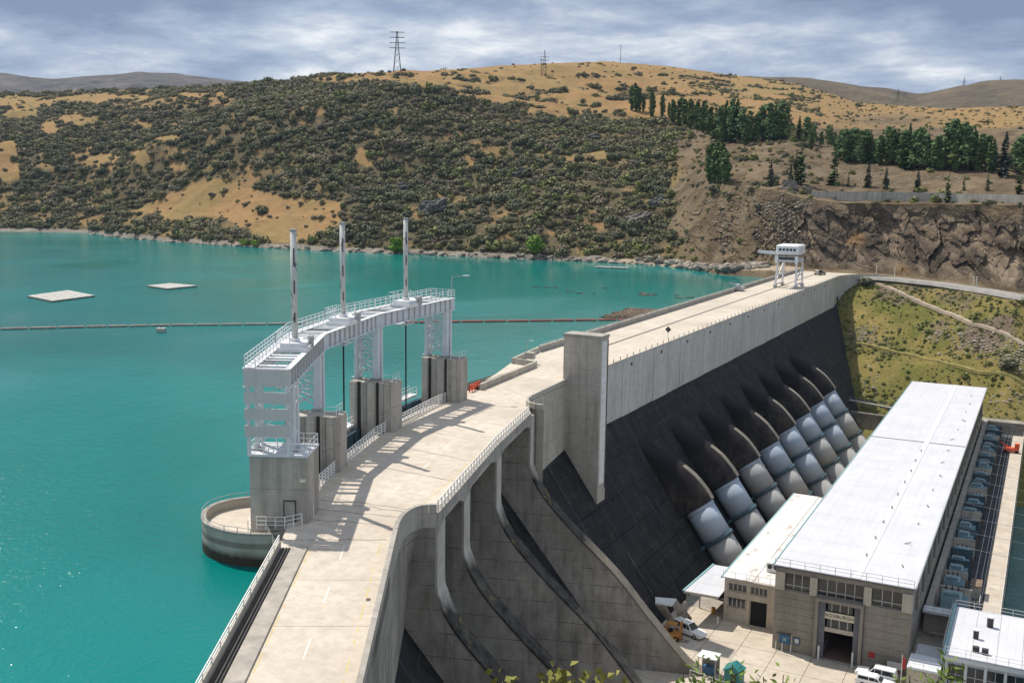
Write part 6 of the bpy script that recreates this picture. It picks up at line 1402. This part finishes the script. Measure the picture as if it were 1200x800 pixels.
for gname, items in PINES:
    items = items+[(u+rnd.uniform(-4, 4), v-rnd.uniform(1.5, 5), h*rnd.uniform(.6, .95)) for u, v, h in items]
    for u, v, h in items: tree('radiata' if rnd.random() < .68 else 'pine', u, v, h, 'dark green pine in the '+gname, 'pines, '+gname, 1.0+rnd.uniform(-.15, .3))
for u, v, h, l in ((1176, 207, 44, 'large blue grey spruce near the right edge below the pine row'), (903, 218, 27, 'pyramid spruce standing alone above the rocky bank'), (1017, 220, 26, 'small spruce behind the left end of the cliff wall'), (1038, 222, 22, 'second small spruce behind the cliff wall'), (1075, 224, 21, 'third small spruce behind the cliff wall'), (926, 217, 22, 'slim spruce between the lone pyramid spruce and the tall sparse conifer')): tree('spruce', u, v, h, l, 'spruces above the cliff', .9)
for u, v, h, l in ((938, 217, 50, 'tall sparse pale conifer above the brown bank'), (932, 216, 36, 'shorter sparse conifer just left of the tallest one'), (977, 217, 50, 'thin tall pale conifer below the left end of the pine row'), (1110, 238, 30, 'young conifer growing in front of the cliff wall'), (1129, 224, 16, 'tiny conifer on top of the cliff wall'), (1194, 228, 38, 'pale leafy conifer at the right edge behind the cliff wall'), (994, 219, 16, 'very small conifer left behind the cliff wall'), (1157, 224, 20, 'small pale conifer behind the right part of the cliff wall'), (1128, 192, 30, 'pale conifer in front of the dark pines')): tree('thin', u, v, h, l, 'pale conifers', 1.15)
for u, v, h, l in ((740, 130, 27, 'first of the four small poplars on the golden field'), (745, 131, 30, 'second of the four small poplars on the golden field'), (749, 131, 25, 'third of the four small poplars on the golden field'), (754, 131, 18, 'shortest of the four small poplars on the golden field'), (764, 139, 30, 'dark poplar right of the four small poplars'), (776, 138, 24, 'broad poplar beside the dark one'), (784, 138, 16, 'little poplar beside the broad one')): tree('poplar', u, v, h, l, 'poplars on the golden field', 1.3)
for k, (u, v, h) in enumerate(((789, 146, 26), (796, 148, 30), (803, 150, 30), (810, 152, 32), (817, 153, 30), (824, 155, 32), (831, 157, 28))): tree('poplar', u, v, h, ['pale green poplar in the belt left of the pine cluster, %s from the left' % on[k]][0], 'pale poplar belt', 1.7)
for u, v, h, l in ((832, 215, 42, 'left tree of the bright green poplar clump on the brown bank'), (838, 216, 44, 'second tree of the bright green poplar clump on the brown bank'), (845, 216, 44, 'third tree of the bright green poplar clump on the brown bank'), (850, 216, 36, 'right tree of the bright green poplar clump on the brown bank')): tree('poplar', u, v, h, l, 'bright poplar clump', 1.5)
for k, (u, v, h) in enumerate(((990, 191, 24), (1010, 192, 26), (1030, 193, 30), (1042, 194, 34), (1056, 197, 28), (1096, 200, 34), (1104, 200, 30), (1118, 202, 32), (1146, 201, 30), (1160, 203, 26), (950, 175, 18), (985, 178, 22), (873, 170, 22), (846, 170, 24))): tree('poplar', u, v, h, 'pale green leafy tree mixed into the front of the pines, %s from the left' % on[k] if False else 'pale green leafy tree standing among the dark pines', 'pale trees among the pines', 1.7)
tree('willow', 463, 299, 24, 'bright green willow on the far shore behind the farthest mast', 'shore willows', 1.0); tree('willow', 629, 304, 29, 'bright green willow standing alone on the far shore', 'shore willows', 1.0)
for u, v, h in ((290, 288, 9), (300, 289, 9), (284, 287, 7)): tree('willow', u, v, h, 'low bright green shore shrub below the golden slope', 'low shore shrubs', 1.6)
for k, (u, v, h) in enumerate(((684, 124, 10), (560, 109, 8), (728, 73, 5), (770, 76, 5), (874, 77, 5), (1005, 128, 9))): tree('round', u, v, h, ['single dark round tree on the golden field above the scrub', 'dark round tree at the top edge of the scrub', 'tiny dark tree on the golden skyline, left', 'tiny dark tree on the golden skyline, middle', 'tiny dark tree on the skyline above the pines', 'dark tree on the saddle right of the golden field'][k], 'lone dark trees', 1.2)

# ------------------------------------------------------------------ pylons and poles
def pylon(u, vb, hpx, label, arms=4, dist=None):
    p = pick(u, vb) if dist is None else at_dist(u, vb, dist)
    if p is None: p = at_dist(u, vb, 1000)
    d = math.hypot(p[0], p[1]); H = hpx*d/FPX; r_ = empty('power_pylon', tuple(p), label, 'pylon', 'pylons'); Wb = H*.16; t = H*.005; x, y, z = p
    cn_ = lambda f: Wb/2*(1-f)**1.2+H*.012
    ux = Vector((.88, .47, 0)); uy = Vector((-.47, .88, 0)); P = lambda sx, sy, f: Vector(p)+ux*sx*cn_(f)+uy*sy*cn_(f)+Vector((0, 0, H*f))
    fs_ = [0, .2, .36, .5, .62, .72, .81, .9, 1.0]
    for sx in (-1, 1):
        for sy in (-1, 1):
            mb = MB(); [mb.bar(P(sx, sy, a), P(sx, sy, b), t*1.6) for a, b in zip(fs_[:-1], fs_[1:])]; mb.build('leg', M['dark'], r_)
    mb = MB()
    for a, b in zip(fs_[:-1], fs_[1:]):
        for A, B in (((-1, -1), (1, -1)), ((1, -1), (1, 1)), ((1, 1), (-1, 1)), ((-1, 1), (-1, -1))): mb.bar(P(*A, a), P(*B, b), t); mb.bar(P(*B, a), P(*A, b), t)
    mb.build('lattice', M['dark'], r_)
    for k in range(arms):
        f = .60+k*.125; w = H*(.20-.012*abs(k-1)); MB().bar(Vector(p)-ux*w+Vector((0, 0, H*f)), Vector(p)+ux*w+Vector((0, 0, H*f)), t*1.5, t*3).build('crossarm', M['dark'], r_)
pylon(465.5, 86, 46, 'large lattice power pylon on the skyline left of centre'); pylon(638, 88, 27, 'small lattice pylon on the golden skyline', 2)
pylon(1052, 119, 13, 'tiny pylon in the saddle on the right', 2, 1900); pylon(1129, 107, 14, 'tiny pylon on the far right hill', 2, 2300); pylon(1172, 100, 9, 'smallest pylon near the right edge of the skyline', 2, 2400)
def pole(u, vb, hpx, label):
    p = pick(u, vb)
    if p is None: return
    d = math.hypot(p[0], p[1]); H = hpx*d/FPX; r_ = empty('power_pole', tuple(p), label, 'pole', 'power poles'); MB().tube((p[0], p[1], p[2]-1), (p[0], p[1], p[2]+H), .32, 6, .2).build('pole', M['timber'], r_); MB().bar((p[0]-1.6, p[1]-.8, p[2]+H*.93), (p[0]+1.6, p[1]+.8, p[2]+H*.93), .3).build('crossarm', M['timber'], r_)
pole(634, 89, 19, 'wooden power pole on the golden field in front of the small pylon'); pole(522, 92, 12, 'wooden power pole at the upper edge of the scrub'); pole(727, 74, 20, 'thin pole on the golden skyline right of the small pylon')

# ------------------------------------------------------------------ leaves close to the camera
def shrub(u, v, dist, w, h, n, mat, label, seed, leaf=.045, spiky=False):
    r = random.Random(seed); top = at_dist(u, v, dist); x, y = top[0], top[1]; zg = gz(x, y); root = empty('near_shrub', (x, y, zg), label, 'shrub', 'leafy shrubs below the viewpoint'); st = MB(); lf = MB()
    right = Vector((RWC[0][0], RWC[0][1], 0)).normalized(); fw = Vector((-right.y, right.x, 0))
    for k in range(9):
        o = right*r.uniform(-w, w)+fw*r.uniform(-w, w)*.8; tip = Vector((x, y, top[2]-r.uniform(0, h*.75)))+o; b = Vector((x, y, zg-.1))+o*.25; mid = b.lerp(tip, .6)+o*.15
        st.tube(b, mid, .012, 5, .008); st.tube(mid, tip, .008, 5, .003)
        for q_ in range(n):
            t = r.uniform(.35, 1); p = mid.lerp(tip, t)+Vector((r.uniform(-1, 1), r.uniform(-1, 1), r.uniform(-.7, .9)))*.075
            d = Vector((r.uniform(-1, 1), r.uniform(-1, 1), r.uniform(-.1, 1))).normalized(); s = d.cross(Vector((r.uniform(-1, 1), r.uniform(-1, 1), r.uniform(-1, 1)))).normalized(); L = leaf*r.uniform(.6, 1.25); wd = L*(.18 if spiky else .42); nr = d.cross(s)*wd*.35
            lf.add([p, p+d*L*.45+s*wd-nr*-1, p+d*L, p+d*L*.45-s*wd-nr*-1, p+d*L*.5], [(0, 1, 4), (1, 2, 4), (2, 3, 4), (3, 0, 4)])
    st.build('stem', M['bark'], root); o = lf.build('foliage', M[mat], root)
shrub(612, 778, 6.5, .17, .45, 34, 'leaf_near', 'yellow green leafy shrub tip left of centre at the bottom edge', 1, .07); shrub(645, 786, 6.8, .09, .4, 26, 'leaf_near', 'small leafy twig just right of the leftmost shrub tip', 2, .07)
shrub(722, 789, 6.5, .18, .45, 30, 'leaf_near', 'low yellow green shrub tip under the spillway piers', 3, .07); shrub(842, 772, 7, .13, .6, 40, 'leaf_near2', 'bright green leafy shrub in front of the teal hut', 4, .06, True); shrub(806, 788, 6.8, .04, .4, 14, 'leaf_near2', 'single upright twig left of the bright green shrub', 5, .06)
shrub(906, 786, 6.8, .07, .4, 26, 'leaf_near2', 'small spiky green twig below the power station corner', 6, .06, True); shrub(1108, 772, 7, .07, .6, 34, 'leaf_near2', 'slim upright green shrub in front of the control building', 7, .065, True); shrub(1082, 790, 6.8, .10, .4, 30, 'leaf_near2', 'low yellowish shrub left of the slim upright one', 8, .065, True); shrub(1128, 792, 6.8, .07, .4, 20, 'leaf_near2', 'low yellowish twig right of the slim upright shrub', 9, .065, True)

# ------------------------------------------------------------------ air
hz = MB().box((-400, 1900, 90), (7000, 5200, 480)).build('haze', None); hz['kind'] = 'stuff'; hz['label'] = 'thin summer haze over the valley'
hm_ = bpy.data.materials.new('haze'); hm_.use_nodes = True; nt = hm_.node_tree; nt.nodes.clear(); vo = nt.nodes.new('ShaderNodeVolumePrincipled'); oo = nt.nodes.new('ShaderNodeOutputMaterial'); nt.links.new(vo.outputs[0], oo.inputs['Volume'])
vo.inputs['Color'].default_value = (.50, .70, 1, 1); vo.inputs['Density'].default_value = .00004; vo.inputs['Anisotropy'].default_value = .2
hz.data.materials.append(hm_)
scene.cycles.volume_bounces = 0
